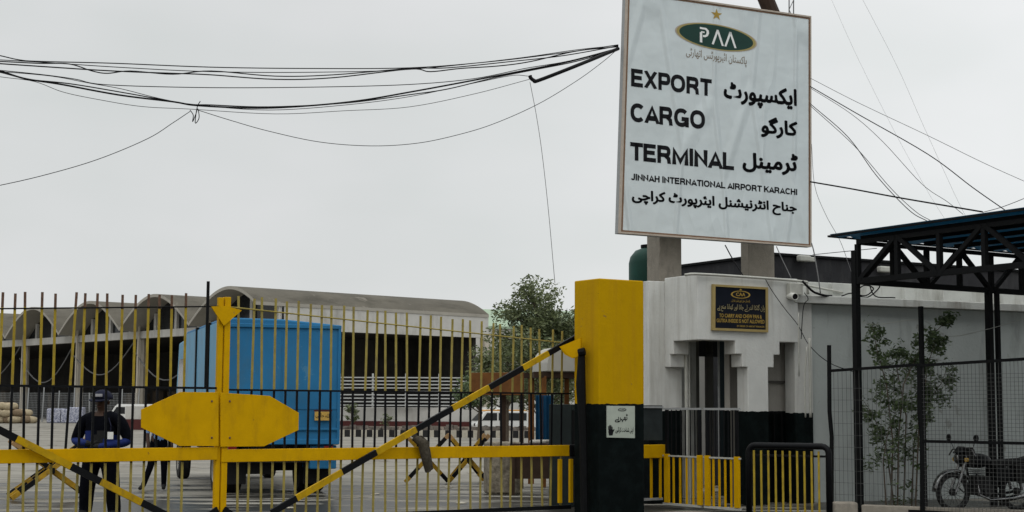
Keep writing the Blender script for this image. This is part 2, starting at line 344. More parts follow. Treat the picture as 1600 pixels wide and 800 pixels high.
def stroke(pts, t, closed=False):
    n = len(pts); vs_ = []
    for i in range(n):
        p = V((*pts[i], 0))
        a = V((*pts[i - 1], 0)) if (closed or i) else None
        b = V((*pts[(i + 1) % n], 0)) if (closed or i < n - 1) else None
        d1 = (p - a).normalized() if a else (b - p).normalized(); d2 = (b - p).normalized() if b else d1
        nn = (V((-d1.y, d1.x, 0)) + V((-d2.y, d2.x, 0))).normalized(); k = max(.4, nn.dot(V((-d1.y, d1.x, 0))))
        vs_ += [((p + nn * t / k).x, (p + nn * t / k).y), ((p - nn * t / k).x, (p - nn * t / k).y)]
    m_ = n if closed else n - 1
    return vs_, [(2 * i, 2 * i + 1, (2 * i + 3) % (2 * n), (2 * i + 2) % (2 * n)) for i in range(m_)]
def ell(cx, cy, rx, ry, a0, a1, n=20):
    return [(cx + rx * math.copysign(abs(math.cos(R(a0 + (a1 - a0) * i / n))) ** .88, math.cos(R(a0 + (a1 - a0) * i / n))),
             cy + ry * math.copysign(abs(math.sin(R(a0 + (a1 - a0) * i / n))) ** .88, math.sin(R(a0 + (a1 - a0) * i / n)))) for i in range(n + 1)]
def glyph(ch, h):
    """strokes of a bold grotesque capital, cap height 1"""
    g = 1 - h
    bowl = lambda w_, lo: [(h, g)] + ell(w_ - .28, (g + lo) / 2, .28 - h, (g - lo) / 2, 90, -90, 10) + [(h, lo)]
    S = {'E': (.80, [[(h, 0), (h, 1)], [(h, g), (.78, g)], [(h, .52), (.72, .52)], [(h, h), (.80, h)]]),
         'X': (.88, [[(.10, -.02), (.78, 1.02)], [(.78, -.02), (.10, 1.02)]]),
         'P': (.82, [[(h, 0), (h, 1)], bowl(.82, .43)]), 'R': (.88, [[(h, 0), (h, 1)], bowl(.84, .47), [(.50, .45), (.60, .38), (.72, .28), (.76, -.02)]]),
         'T': (.80, [[(.4, 0), (.4, 1)], [(0, g), (.8, g)]]), 'O': (1.0, [ell(.5, .5, .5 - h, .51 - h, 0, 360, 32)]),
         'C': (.93, [ell(.48, .5, .48 - h, .51 - h, 42, 318, 24)]), 'G': (.98, [ell(.49, .5, .49 - h, .51 - h, 42, 335, 26), [(.5, .43), (.98 - h, .43), (.98 - h, 0)]]),
         'A': (.90, [[(.06, -.02), (.45, 1.04), (.84, -.02)], [(.2, .28), (.70, .28)]]), 'M': (1.02, [[(h, 0), (h, .93), (.51, .06), (1.02 - h, .93), (1.02 - h, 0)]]),
         'I': (2 * h, [[(h, 0), (h, 1)]]), 'N': (.84, [[(h, 0), (h, .92), (.84 - h, .08), (.84 - h, 1)]]), 'L': (.74, [[(h, 1), (h, 0)], [(h, h), (.74, h)]]),
         'J': (.66, [[(.66 - h, 1), (.66 - h, .32)] + ell(.33, .33, .33 - h, .34 - h, 0, -165, 10)]), 'H': (.84, [[(h, 0), (h, 1)], [(.84 - h, 0), (.84 - h, 1)], [(h, .53), (.84 - h, .53)]]),
         'K': (.88, [[(h, 0), (h, 1)], [(h, .36), (.82, 1.06)], [(.36, .58), (.80, -.06)]])}
    wd, ps = S[ch]; vs_, fs = [], []
    for p in ps:
        a, b = stroke(p[:-1] if ch == 'O' else p, h * (1.14 if ch in 'XAMNK' else 1.0), ch == 'O'); k = len(vs_)
        vs_ += [(x, min(1.012 if ch in 'OCG' else 1, max(-.012 if ch in 'OCGJ' else 0, y))) for x, y in a]; fs += [tuple(i + k for i in f) for f in b]
    return wd, vs_, fs
def caps(word, h=.098, gap=.10):
    x = 0; vs_, fs = [], []
    for ch in word:
        if ch == ' ': x += .34; continue
        wd, a, b = glyph(ch, h); k = len(vs_)
        vs_ += [(x + p[0], p[1]) for p in a]; fs += [tuple(i + k for i in f) for f in b]; x += wd + gap * (.35 if ch in 'ATLPKC' else 1)
    return vs_, fs
class Board:
    """prints flat marks on a plane; quads are given by their outlines as seen on the face"""
    def __init__(s, p0, n): s.p0, s.n = V(p0), V(n).normalized()
    def pt(s, x, y, lift): return on_plane(x, y, s.p0, s.n) + s.n * lift
    def lay(s, mb, geo, q, lift=.004, mi=0, fit=True):
        vs_, fs = geo
        if fit:
            x0, x1 = min(p[0] for p in vs_), max(p[0] for p in vs_); y0, y1 = min(p[1] for p in vs_), max(p[1] for p in vs_)
            vs_ = [((x - x0) / (x1 - x0), (y - y0) / (y1 - y0)) for x, y in vs_]
        tl, tr, bl, br = [s.pt(*c, lift) for c in q]
        out = []
        for u, v_ in vs_: out.append(bl * (1 - u) * (1 - v_) + br * u * (1 - v_) + tl * (1 - u) * v_ + tr * u * v_)
        mb.add(out, fs, mi)
def disc(rx=1.0, n=40): return [(.5 + .5 * rx * math.cos(2 * math.pi * i / n), .5 + .5 * rx * math.sin(2 * math.pi * i / n)) for i in range(n)], [tuple(range(n))]
def ring(a, b, n=40):
    vs_ = [(.5 + .5 * k * math.cos(2 * math.pi * i / n), .5 + .5 * k * math.sin(2 * math.pi * i / n)) for k in (a, b) for i in range(n)]
    return vs_, [(i, (i + 1) % n, n + (i + 1) % n, n + i) for i in range(n)]
def star():
    vs_ = [(.5 + .5 * (1 if i % 2 == 0 else .4) * math.sin(math.pi * i / 5), .5 + .5 * (1 if i % 2 == 0 else .4) * math.cos(math.pi * i / 5)) for i in range(10)]
    return vs_, [tuple(range(10))]

# ================================================================== GROUND
def gz(y): # the yard lies flat and rises gently towards the hall
    t = min(1, max(0, (y - 88) / 26)); return .45 * t * t * (3 - 2 * t)
g = MB(); ys = [-60, 0, 10, 20, 30, 45, 60, 75] + [85 + 2.5 * i for i in range(14)] + [150, 250, 500, 1500]; xs = [-900, -200, -60, -20, 0, 20, 60, 200, 900]
g.add([(x, y, gz(y)) for y in ys for x in xs], [(j * 9 + i, j * 9 + i + 1, (j + 1) * 9 + i + 1, (j + 1) * 9 + i) for j in range(len(ys) - 1) for i in range(8)])
def ground_mat():
    mt = mat('worn_yard_concrete', (.225, .21, .18), .85, .2, .35, .25, 14, two=(.29, .275, .24), dirt=(.10, .095, .085), dirt_amt=.7, dirt_scale=(.35, 1.1, 1), detail=8, spec=.05, chips=[((.06, .055, .05), .8, .66), ((.12, .105, .085), .45, .6), ((.05, .045, .04), 3.5, .70)])
    n = mt.node_tree.nodes; l = mt.node_tree.links; b = n['Principled BSDF']
    src = b.inputs['Base Color'].links[0].from_socket; rs = b.inputs['Roughness'].links[0].from_socket
    t = n.new('ShaderNodeTexCoord'); mp_ = n.new('ShaderNodeMapping'); mp_.inputs['Scale'].default_value = (.42, 1.5, 1); l.new(t.outputs['Object'], mp_.inputs[0])
    z = n.new('ShaderNodeTexNoise'); z.inputs['Scale'].default_value = 1.0; z.inputs['Detail'].default_value = 7; z.inputs['Distortion'].default_value = .5; l.new(mp_.outputs[0], z.inputs[0])
    s = n.new('ShaderNodeSeparateXYZ'); g_ = n.new('ShaderNodeNewGeometry'); l.new(g_.outputs['Position'], s.inputs[0])
    near = n.new('ShaderNodeMapRange'); near.inputs[1].default_value = 26; near.inputs[2].default_value = 38; near.inputs[3].default_value = .14; near.inputs[4].default_value = -.10; l.new(s.outputs[1], near.inputs[0])
    ad = n.new('ShaderNodeMath'); ad.operation = 'ADD'; l.new(z.outputs[0], ad.inputs[0]); l.new(near.outputs[0], ad.inputs[1])
    wet = n.new('ShaderNodeMapRange'); wet.inputs[1].default_value = .52; wet.inputs[2].default_value = .60; l.new(ad.outputs[0], wet.inputs[0])
    mx = n.new('ShaderNodeMix'); mx.data_type = 'RGBA'; l.new(wet.outputs[0], mx.inputs[0]); l.new(src, mx.inputs[6]); mx.inputs[7].default_value = (.035, .033, .028, 1); l.new(mx.outputs[2], b.inputs['Base Color'])  # dark tone of the wet streaks also carries reflections of gate and hall
    mr_ = n.new('ShaderNodeMix'); l.new(wet.outputs[0], mr_.inputs[0]); l.new(rs, mr_.inputs[2]); mr_.inputs[3].default_value = .3; l.new(mr_.outputs[0], b.inputs['Roughness'])
    return mt
structure(g, 'ground', ground_mat())

# ================================================================== TERMINAL HALL with barrel vaults
va, vv = V((-.66, .7513, 0)), V((.7513, .66, 0))   # along the arcade, along the vaults
Z0 = 105.0; BAY = 10.4; LEN = 18.5
F0 = gp(386, Z0)                                   # under the crown of the first vault's front arch
FL = .45
hall = thing('terminal_hall', (F0.x, F0.y, FL), 'long grey hall of barrel vaults with open arcade behind the yellow gate', 'building')
SPR, RISE, NEAR = 7.2, 2.3, -3.6
def arc(k, t, z_off=0): # point of bay k's arch, t in 0..1
    lo = NEAR if k == 0 else -BAY / 2; u = lo + (BAY / 2 - lo) * t; c0_ = math.cos(R(84))
    return (k * BAY + u, SPR + z_off + RISE * (math.cos(R(84) * u / (BAY / 2)) - c0_) / (1 - c0_))
for k in range(8):
    vb = MB(); n = 22; c0 = F0 + va * 0
    for (th, mi) in ((0, 0),):
        pts = [arc(k, i / n) for i in range(n + 1)]
        vs_ = []
        for u, z in pts:
            for d in (-1.7, LEN):
                for dz in (0, .22): vs_.append(F0 - va * 0 + va * u + vv * d + V((0, 0, z + dz)))
        fs, ms = [], []
        for i in range(n):
            o = 4 * i; q = 4 * (i + 1)
            fs += [(o + 1, q + 1, q + 3, o + 3)]; ms.append(0)      # top
            fs += [(o, o + 2, q + 2, q)]; ms.append(1)              # underside
            fs += [(o, q, q + 1, o + 1), (o + 2, o + 3, q + 3, q + 2)]; ms += [1, 1]
        fs += [(0, 1, 3, 2), (4 * n, 4 * n + 2, 4 * n + 3, 4 * n + 1)]; ms += [1, 1]
        vb.v += vs_; vb.f += fs; vb.m += ms
    vb.build('roof', [M['roof_grey'], M['soffit']], hall)
    tb = MB(); pts = [arc(k, i / n, -.02) for i in range(n + 1)]
    poly = [F0 + va * u + V((0, 0, z)) for u, z in pts] + [F0 + va * (k * BAY + BAY / 2) + V((0, 0, 7.2)), F0 + va * (k * BAY + (NEAR if k == 0 else -BAY / 2)) + V((0, 0, 7.2))]
    tb.prism([p + vv * .35 for p in poly], vv * .15)
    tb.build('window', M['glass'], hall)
    for u in (-.32, .0, .3):
        mb = MB(); z1 = SPR + RISE * (math.cos(R(84) * u * 2) - math.cos(R(84))) / (1 - math.cos(R(84))) - .06
        mb.beam(F0 + va * (k * BAY + u * BAY) + vv * .25 + V((0, 0, 7.1)), F0 + va * (k * BAY + u * BAY) + vv * .25 + V((0, 0, z1)), .32, .2, up=vv); mb.build('mullion', M['white_far'], hall)
bm_ = MB(); bm_.beam(F0 + va * NEAR + vv * .1 + V((0, 0, 6.95)), F0 + va * (BAY * 7.5) + vv * .1 + V((0, 0, 6.95)), .5, .55)
bm_.build('beam', M['white_far'], hall)
for k in range(8):
    cb = MB(); c = F0 + va * (k * BAY - BAY / 2 if k else NEAR + .4) + vv * .2
    cb.prism([c + hdir(a) * .36 + V((0, 0, FL)) for a in range(0, 360, 45)], V((0, 0, 6.2)))
    if k:
        cb.beam(c - vv * .5 - va * .5 + V((0, 0, FL)), c - vv * .5 - va * .5 + V((0, 0, 7.6)), .12, .12, up=vv)
    cb.build('column', M['cream'], hall)
# side of the first bay (towards the yard), end walls and inside walls darkened in colour for shade
s0 = F0 + va * NEAR
sb = MB(); zn = arc(0, 0)[1]; sb.beam(s0 + va * .2 + vv * .3 + V((0, 0, (zn + 6.75) / 2)), s0 + va * .2 + vv * LEN + V((0, 0, (zn + 6.75) / 2)), .3, zn - 6.75); sb.build('side_fascia', M['white_far'], hall)
eb = MB(); n = 18
eb.prism([F0 + va * arc(0, i / n, -.03)[0] + vv * (LEN - .4) + V((0, 0, arc(0, i / n, -.03)[1])) for i in range(n + 1)], vv * .2); eb.build('end_wall', M['white_far'], hall)
for d in (LEN - .35,):
    cb = MB(); cb.beam(s0 + vv * d + V((0, 0, FL)), s0 + vv * d + V((0, 0, 6.9)), .55, .55, up=vv); cb.build('column', M['cream'], hall)
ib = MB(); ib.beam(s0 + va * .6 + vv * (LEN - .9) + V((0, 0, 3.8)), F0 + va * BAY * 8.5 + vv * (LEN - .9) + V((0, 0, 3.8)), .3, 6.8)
ib.build('back_wall', M['hall_shade'], hall); ib = MB(); ib.beam(F0 + va * BAY * .55 + vv * 3 + V((0, 0, 3.8)), F0 + va * BAY * .55 + vv * (LEN - 1) + V((0, 0, 3.8)), .3, 6.8)
ib.build('inner_wall', M['hall_shade'], hall); ib = MB(); ib.beam(s0 + va * .5 + vv * 9 + V((0, 0, 6.85)), F0 + va * BAY * 8.5 + vv * 9 + V((0, 0, 6.85)), LEN - 1, .1)
ib.build('ceiling', M['hall_shade'], hall)
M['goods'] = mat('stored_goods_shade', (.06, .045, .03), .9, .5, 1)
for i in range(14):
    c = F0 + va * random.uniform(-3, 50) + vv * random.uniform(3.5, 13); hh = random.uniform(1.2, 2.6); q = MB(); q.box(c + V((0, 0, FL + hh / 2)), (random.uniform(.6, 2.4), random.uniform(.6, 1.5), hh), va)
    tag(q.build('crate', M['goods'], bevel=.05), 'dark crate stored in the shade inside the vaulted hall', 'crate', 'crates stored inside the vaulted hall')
for k in range(1, 5):  # loose cables slung between the columns
    a = F0 + va * (k * BAY - BAY / 2) - vv * .3; b = a + va * BAY
    cb = MB(); cb.tube([a.lerp(b, t) + V((0, 0, 6.6 - 2.6 * math.sin(math.pi * t) * (.8 + .2 * (k % 2)) - 1.0 * t)) for t in [i / 14 for i in range(15)]], .05, 5)
    tag(cb.build('cable', M['cable_grey']), ['', 'sagging grey cable slung across the second arch of the hall', 'sagging grey cable slung across the third arch of the hall', 'sagging grey cable slung across the fourth arch of the hall', 'sagging grey cable slung across the fifth arch of the hall'][k], 'cable', 'cables in the hall arcade')

# far pale green roofed shed
gb = thing('green_roofed_shed', gp(870, 150, .45), 'pale green roofed shed far behind the vaulted hall', 'building')
a, b = gp(560, 150), gp(1010, 158)
ex = (b - a).normalized(); ln = (b - a).length; ey = V((-ex.y, ex.x, 0))
wb = MB(); wb.box((a + b) / 2 + ey * 8 + V((0, 0, 5)), (ln, 15.6, 9.1), ex, ey); wb.build('wall', M['white_far'], gb)
rb = MB(); za, zr = 9.7, 11.9
rb.prism([a - ex * .6 + V((0, 0, za)), a - ex * .6 + ey * 8 + V((0, 0, zr)), a - ex * .6 + ey * 16 + V((0, 0, za)), a - ex * .6 + ey * 16 + V((0, 0, za - .25)), a - ex * .6 + V((0, 0, za - .25))], ex * (ln + 1.2)); rb.build('roof', M['pale_green'], gb)

# ------------------------------------------------------------------ low wall, railing, planted bed, striped kerb
wa, wm, wb_ = gp(198, 97), gp(420, 93), gp(752, 91)
lw = thing('low_wall', wa + V((0, 0, .2)), 'low white wall with dark red base in front of the hall', 'wall')
for nm, z0_, z1_, mt, th in (('wall_face', .76, 1.6, M['white_far'], .3), ('wall_base', .05, .757, M['red_base'], .42)):
    q = MB(); q.beam(wa + V((0, 0, (z0_ + z1_) / 2)), wb_ + V((0, 0, (z0_ + z1_) / 2)), th, z1_ - z0_); q.build(nm, mt, lw, bevel=.03)
ra, rb_ = gp(530, 91.9), gp(738, 91.4)
rl = thing('railing', ra + V((0, 0, 1.6)), 'white railing of close horizontal rails on top of the low white wall', 'railing')
rd = (rb_ - ra); rn = V((rd.y, -rd.x, 0)).normalized()
for i in range(9):
    q = MB(); z = 1.72 + i * .205; q.beam(ra + V((0, 0, z)), rb_ + V((0, 0, z)), .05, .07); q.build('rail', M['rail_white'], rl)
for i in range(5):
    q = MB(); p = ra + rd * (i / 4) - rn * .06; q.beam(p + V((0, 0, 1.6)), p + V((0, 0, 3.6)), .1, .08, up=rn); q.build('post', M['rail_white'], rl)
ka, kb = gp(505, 84), gp(846, 83)
kd = (kb - ka).normalized(); kl = (kb - ka).length; q = MB(); nb = int(kl / .30)
for i in range(nb):
    c = ka + kd * (i + .5) * kl / nb; q.box(c + V((0, 0, .19)), (kl / nb, .25, .38), kd, mi=i % 2)
structure(q, 'kerb', [M['kerb_black'], M['kerb_white']])
q = MB(); q.add([ka + V((0, .12, .36)), kb + V((0, .12, .36)), gp(846, 90.6, .5), gp(490, 90.6, .5)], [(0, 1, 2, 3)]); q.add([ka + V((0, .13, 0)), ka + V((0, .13, .355)), gp(490, 90.6, .499), gp(490, 90.6, 0)], [(0, 1, 2, 3)])
structure(q, 'planting_bed', M['soil'])
rk = MB()
for i in range(150):
    t = random.random(); c = ka.lerp(kb, t) + V((0, random.uniform(.3, 3.2), 0)); c.z = .36 + .02 * (c.y - 84); s_ = random.uniform(.08, .24)
    rk.prism([c + hdir(a + random.uniform(-20, 20)) * s_ * random.uniform(.7, 1.2) for a in range(0, 360, 60)], V((random.uniform(-.05, .05), 0, s_ * random.uniform(.5, 1.1))))
tag(rk.build('rubble', M['rock']), 'grey rubble stones strewn over the bed behind the striped kerb', 'rubble', kind='stuff')

for k_, (x, D_) in enumerate(((590, 29), (455, 25), (700, 31.5), (720, 26.5))):
    c = gp(x, D_); q = MB(); q.prism([c + V((math.cos(a) * random.uniform(.05, .12), math.sin(a) * random.uniform(.04, .1), .006 + random.uniform(0, .02))) for a in (0, 1.1, 2.2, 3.4, 4.6, 5.5)], V((0, 0, .012)))
    tag(q.build('litter_scrap', M['kerb_white']), 'small pale scrap of litter lying on the wet yard behind the gate', 'litter', 'litter scraps on the yard')
# ------------------------------------------------------------------ foliage
def leaves(mb, c, r, n, size, flat=1.0, clump=None):
    for _ in range(n):
        while True:
            d = V((random.uniform(-1, 1), random.uniform(-1, 1), random.uniform(-1, 1)))
            if d.length <= 1: break
        p = c + V((d.x * r[0], d.y * r[1], d.z * r[2]))
        a = V((random.uniform(-1, 1), random.uniform(-1, 1), random.uniform(-.7, .5))).normalized(); b = a.cross(V((random.uniform(-1, 1), random.uniform(-1, 1), random.uniform(-1, 1)))).normalized()
        s_ = size * random.uniform(.6, 1.3)
        mb.add([p - a * s_, p - b * s_ * .38 + a * s_ * .1, p + a * s_, p + b * s_ * .38 + a * s_ * .1], [(0, 1, 2, 3)])
def tree(name, base, h, spread, limbs, leaf_n, lsize, label, cat='tree', mt='leaf', group=None, trunk_r=.1, blob=.45, low=.35, lean=0):
    t = thing(name, base, label, cat, group); tb = MB(); lb = MB()
    top = base + V((lean, 0, h * .8))
    tb.tube([base, base.lerp(top, .35) + V((random.uniform(-.1, .1), 0, 0)), base.lerp(top, .7) + V((random.uniform(-.15, .15), .1, 0)), top], [trunk_r, trunk_r * .8, trunk_r * .5, trunk_r * .2], 7)
    for i in range(limbs):
        f = low + (1 - low) * (i + random.random()) / limbs * .95; p0 = base.lerp(top, f * .85)
        a = random.uniform(0, 2 * math.pi); w_ = spread * (1.0 - .55 * max(0, f - .5) * 2) * random.uniform(.55, 1.0)
        p1 = p0 + V((math.cos(a) * w_, math.sin(a) * w_ * .9, h * random.uniform(.1, .26)))
        pm = p0.lerp(p1, .5) + V((0, 0, .08 * h * random.uniform(-.3, .6)))
        tb.tube([p0, pm, p1], [trunk_r * .4, trunk_r * .25, trunk_r * .08], 5)
        for q_, kk in ((p1, 1.0), (pm, .7), (p1.lerp(pm, .5) + V((random.uniform(-.2, .2), random.uniform(-.2, .2), .1)) * spread * .4, .8)):
            leaves(lb, q_, (blob * spread * kk * .8, blob * spread * kk * .8, blob * spread * kk * .55), leaf_n // (limbs * 3), lsize)
    tb.build('trunk', M['bark'], t); lb.build('crown', M[mt], t)
    return t
tree('tree', gp(843, 55), 6.9, 2.35, 46, 15000, .085, 'loose leafy tree rising above the gate bars beside the yellow pillar', trunk_r=.09, blob=.28, low=.25)
tree('tree', gp(792, 60), 5.0, 1.6, 22, 5200, .10, 'low bushy tree showing through the gate beyond the brown board', trunk_r=.1, blob=.42, low=.42, mt='leaf')
tree('tree', gp(885, 62), 6.2, 2.0, 24, 6500, .10, 'dark tree half hidden behind the yellow pillar', trunk_r=.11, blob=.42, low=.35, mt='leaf_dark')
tree('tree', gp(748, 78), 4.0, 1.5, 18, 3600, .1, 'small dark tree in front of the end of the vaulted hall', trunk_r=.09, blob=.45, low=.5, mt='leaf_dark')
tree('bush', gp(549, 88, .4), 1.7, .45, 9, 500, .09, 'small green bush in front of the low white wall beside the truck', 'bush', trunk_r=.03, blob=.5, low=.15, mt='leaf')
tree('bush', gp(607, 88.5, .4), .9, .4, 7, 220, .08, 'tiny sparse bush on the rubble bed in front of the white railing', 'bush', trunk_r=.02, blob=.5, low=.15)

# ------------------------------------------------------------------ parked cars beyond the kerb
def car(name, loc, rz, label, body, roof, group):
    t = thing(name, (0, 0, 0), label, 'car', group)
    prof = [(-1.75, .28), (1.75, .28), (1.78, .62), (1.62, .82), (1.22, 1.36), (1.05, 1.42), (-1.55, 1.42), (-1.72, 1.2), (-1.78, .75)]
    b = MB(); b.prism([V((x, -.72, z)) for x, z in prof], V((0, 1.44, 0))); b.build('body', body, t, bevel=.06)
    r_ = MB(); r_.prism([V((x, -.68, z)) for x, z in ((1.18, 1.4), (1.05, 1.49), (-1.5, 1.49), (-1.66, 1.38))], V((0, 1.36, 0))); r_.build('roof', roof, t, bevel=.03)
    for s_ in (-1, 1):
        for x0, x1, x2, x3 in ((.42, 1.2, .98, .42), (-.5, .32, .32, -.5), (-1.5, -.6, -.6, -1.5)):
            q = MB(); q.prism([V((x0, s_ * .722, .86)), V((x1 + .2 * (x1 > 1), s_ * .722, .86)), V((x2 + .08 * (x1 > 1), s_ * .722, 1.3)), V((x3, s_ * .722, 1.3))], V((0, s_ * .012, 0))); q.build('window', M['glass'], t)
    q = MB(); q.prism([V((1.62, -.6, .86)), V((1.62, .6, .86)), V((1.27, .56, 1.33)), V((1.27, -.56, 1.33))], V((.03, 0, .01))); q.build('windscreen', M['glass'], t)
    for s_ in (-1, 1):
        q = MB(); q.lathe(V((1.77, s_ * .52, .62)), (1, 0, 0), [(0.0, .03), (.09, .02), (.1, -.03)], 12); q.build('headlight', M['chrome'], t)
        for x in (-1.15, 1.15):
            q = MB(); q.lathe(V((x, s_ * .62, .29)), (0, s_, 0), [(0, .1), (.16, .11), (.17, .13), (.29, .12), (.29, -.08), (0, -.08)], 18); q.build('wheel', M['rubber'], t)
    t.location = loc; t.rotation_euler = (0, 0, rz); return t
p = gp(779, 91.5); car('parked_car', p, R(205), 'white parked car with orange roof beyond the striped kerb', M['car_white'], M['car_orange'], None)
p = gp(838, 93); car('parked_car', p, R(200), 'all white parked car behind the wooden shelter post', M['car_white'], M['car_white'], None)
p = gp(752, 97, gz(97)); car('parked_car', p, R(150), 'white parked car under the small dark tree, facing the hall', M['car_white'], M['car_white'], None)
p = gp(214, 101, gz(101)); car('parked_car', p, R(160), 'white car parked behind the end of the low white wall', M['car_white'], M['car_white'], None)

# ------------------------------------------------------------------ goods and fencing in front of the arcade
def sack_mesh(sx, sy, sz, seed):
    rnd = random.Random(seed); bm = bmesh.new(); bmesh.ops.create_icosphere(bm, subdivisions=2, radius=1)
    for v_ in bm.verts:
        c = v_.co; c.x = math.copysign(abs(c.x) ** .7, c.x) * sx; c.y = math.copysign(abs(c.y) ** .7, c.y) * sy; c.z = math.copysign(abs(c.z) ** .8, c.z) * sz
        v_.co = c * rnd.uniform(.9, 1.08)
    me = bpy.data.meshes.new('sack'); bm.to_mesh(me); bm.free()
    for p_ in me.polygons: p_.use_smooth = True
    return me
i = 0
where = ['on the ground', 'in the second layer', 'on top']
for lay, cnt in ((0, 8), (1, 6), (2, 3)):
    for j in range(cnt):
        me = sack_mesh(.52, .36, .27, i); me.materials.append(M['sack'] if (i * 7) % 3 else M['sack2'])
        o = bpy.data.objects.new('sack', me); COL.objects.link(o); pp = gp(-8 + 8.3 * j + lay * 5 + random.uniform(-2, 2), 107 + random.uniform(-.3, .5))
        o.location = (pp.x, pp.y, gz(pp.y) + .25 + lay * .46); o.rotation_euler = (random.uniform(-.15, .15), random.uniform(-.15, .15), random.uniform(-.5, .5))
        tag(o, 'plump %s sack heaped %s in front of the hall arcade' % ('jute' if (i * 7) % 3 else 'brown', where[lay]), 'sack', 'sacks heaped in front of the hall'); i += 1
for j, (x, w_, h_) in enumerate(((88, 1.1, 1.0), (104, .75, .98), (121, 1.0, 1.1))):
    pp = gp(x, 108); q = MB(); q.box(pp + V((0, 0, gz(108) + h_ / 2)), (w_, .8, h_)); o = q.build('printed_bale', M['print_blue'], bevel=.08)
    tag(o, ['blue and white printed bale beside the heap of sacks', 'narrow blue printed bale between two wider bales', 'tallest blue printed bale beside the guard'][j], 'bale', 'printed bales by the hall')
fa, fb = gp(-30, 111), gp(215, 108)
ff = thing('wire_fence', fa + V((0, 0, .4)), 'grey wire fence on steel posts along the hall arcade', 'fence')
for j in range(11):
    p = fa.lerp(fb, j / 10); q = MB(); q.beam(p + V((0, 0, .3)), p + V((random.uniform(-.1, .1), 0, 2.75 + random.uniform(-.25, .25))), .07, .07, up=V((0, 1, 0))); q.build('post', M['steel'], ff)
q = MB()
for j in range(120): p = fa.lerp(fb, j / 119); q.beam(p + V((0, 0, .5)), p + V((0, 0, 2.5)), .012, .012, up=V((0, 1, 0)))
for j in range(12): q.beam(fa + V((0, 0, .6 + j * .17)), fb + V((0, 0, .6 + j * .17)), .012, .012)
q.build('wire_mesh', M['steel'], ff)

# ================================================================== TRUCK
T0 = gp(345, 28.3); tl = V((-2.63, 8, 0)).normalized(); tw = V((tl.y, -tl.x, 0)); TZ = V((0, 0, 1))
truck = thing('box_truck', T0 + tl * 3 + tw * 1.15, 'blue box truck parked behind the yellow gate, rear end showing', 'truck')
W = 2.22; LB = 5.9
def tp(x, y, z): return T0 + tw * x + tl * y + TZ * z
q = MB(); q.prism([tp(0, 0, .93), tp(W, 0, .93), tp(W, 0, 3.17), tp(W / 2, 0, 3.26), tp(0, 0, 3.27)], tl * LB); q.build('cargo_box', M['blue'], truck, bevel=.03)
q = MB()   # left side: pale sheet panels proud of the box with dark ribs between
for y0, y1 in ((.1, 1.55), (1.85, 3.6), (3.75, LB - .05)): q.box(tp(-.02, (y0 + y1) / 2, 2.1), (y1 - y0, .03, 2.2), tl)
q.build('side_panel', M['blue_pale'], truck)
q = MB()
for y0 in (1.7, 3.675): q.box(tp(-.03, y0, 2.1), (.13, .06, 2.3), tl)
q.build('rib', M['black_dull'], truck)
q = MB(); q.box(tp(W / 2, -.03, .99), (W - .02, .05, .1), tw); q.box(tp(W / 2, -.02, 1.22), (W - .1, .03, .05), tw); q.box(tp(W / 2, -.02, 3.13), (W, .035, .07), tw); q.box(tp(.03, -.02, 2.05), (.055, .03, 2.1), tw); q.box(tp(W - .03, -.02, 2.05), (.055, .03, 2.1), tw); q.build('rear_frame', M['blue'], truck, bevel=.01)
q = MB(); q.box(tp(W / 2, -.006, 2.05), (.014, .012, 2.0), tw); q.box(tp(W / 2, -.006, 1.6), (W - .12, .012, .02), tw); q.build('tailgate_seam', M['blue'], truck)
# cab ahead of the box with its windows
q = MB(); prof = [(LB + .25, .8), (LB + .25, 3.0), (LB + .5, 3.15), (LB + 2.0, 3.1), (LB + 2.35, 2.0), (LB + 2.4, .8)]
q.prism([tp(.05, y, z) for y, z in prof], tw * (W - .1)); cab = q.build('cab', M['blue_pale'], truck, bevel=.05)
q = MB(); q.prism([tp(.045, LB + .7, 1.85), tp(.045, LB + 1.95, 1.85), tp(.045, LB + 1.75, 2.7), tp(.045, LB + .7, 2.7)], -tw * .012); q.build('window', M['glass'], cab)
q = MB(); q.prism([tp(.2, LB + 2.36, 2.02), tp(W - .2, LB + 2.36, 2.02), tp(W - .25, LB + 2.07, 2.9), tp(.25, LB + 2.07, 2.9)], tl * .02); q.build('windscreen', M['glass'], cab)
q = MB(); q.beam(tp(.6, .1, .8), tp(.6, LB + 2.2, .8), .12, .22); q.beam(tp(W - .6, .1, .8), tp(W - .6, LB + 2.2, .8), .12, .22); q.box(tp(W / 2, .25, .68), (W - .5, .12, .16), tw); q.box(tp(W / 2, 2.2, .5), (1.6, .25, .25), tw); q.box(tp(W * .35, .9, .55), (.5, .7, .35), tw)
q.box(tp(W / 2, .35, .74), (.5, .3, .2), tw); q.build('chassis', M['chassis'], truck)
def wheel(x, y, out, dual, parent):
    r_ = .47
    q = MB(); q.lathe(tp(x, y, r_), tw * out, [(.2, -.26 if dual else 0), (r_ - .03, -.26 if dual else 0), (r_, -.22 if dual else .04), (r_, .2), (r_ - .03, .24), (.28, .25), (.25, .2)], 26); wh = q.build('wheel', M['rubber'], parent, smooth=False)
    q = MB(); q.lathe(tp(x, y, r_), tw * out, [(.0, .16), (.1, .16), (.12, .1), (.22, .12), (.265, .235), (.29, .245)], 22); q.build('rim', M['hub'], wh)
wheel(.3, 1.35, -1, True, truck); wheel(W - .3, 1.35, 1, True, truck); wheel(.26, LB + 1.3, -1, False, truck); wheel(W - .26, LB + 1.3, 1, False, truck)
for x, tilt in ((.32, 0), (W - .32, 0)):
    q = MB(); q.box(tp(x, .55, .5), (.5, .03, .62), tw); q.build('mudguard', M['rubber'], truck)
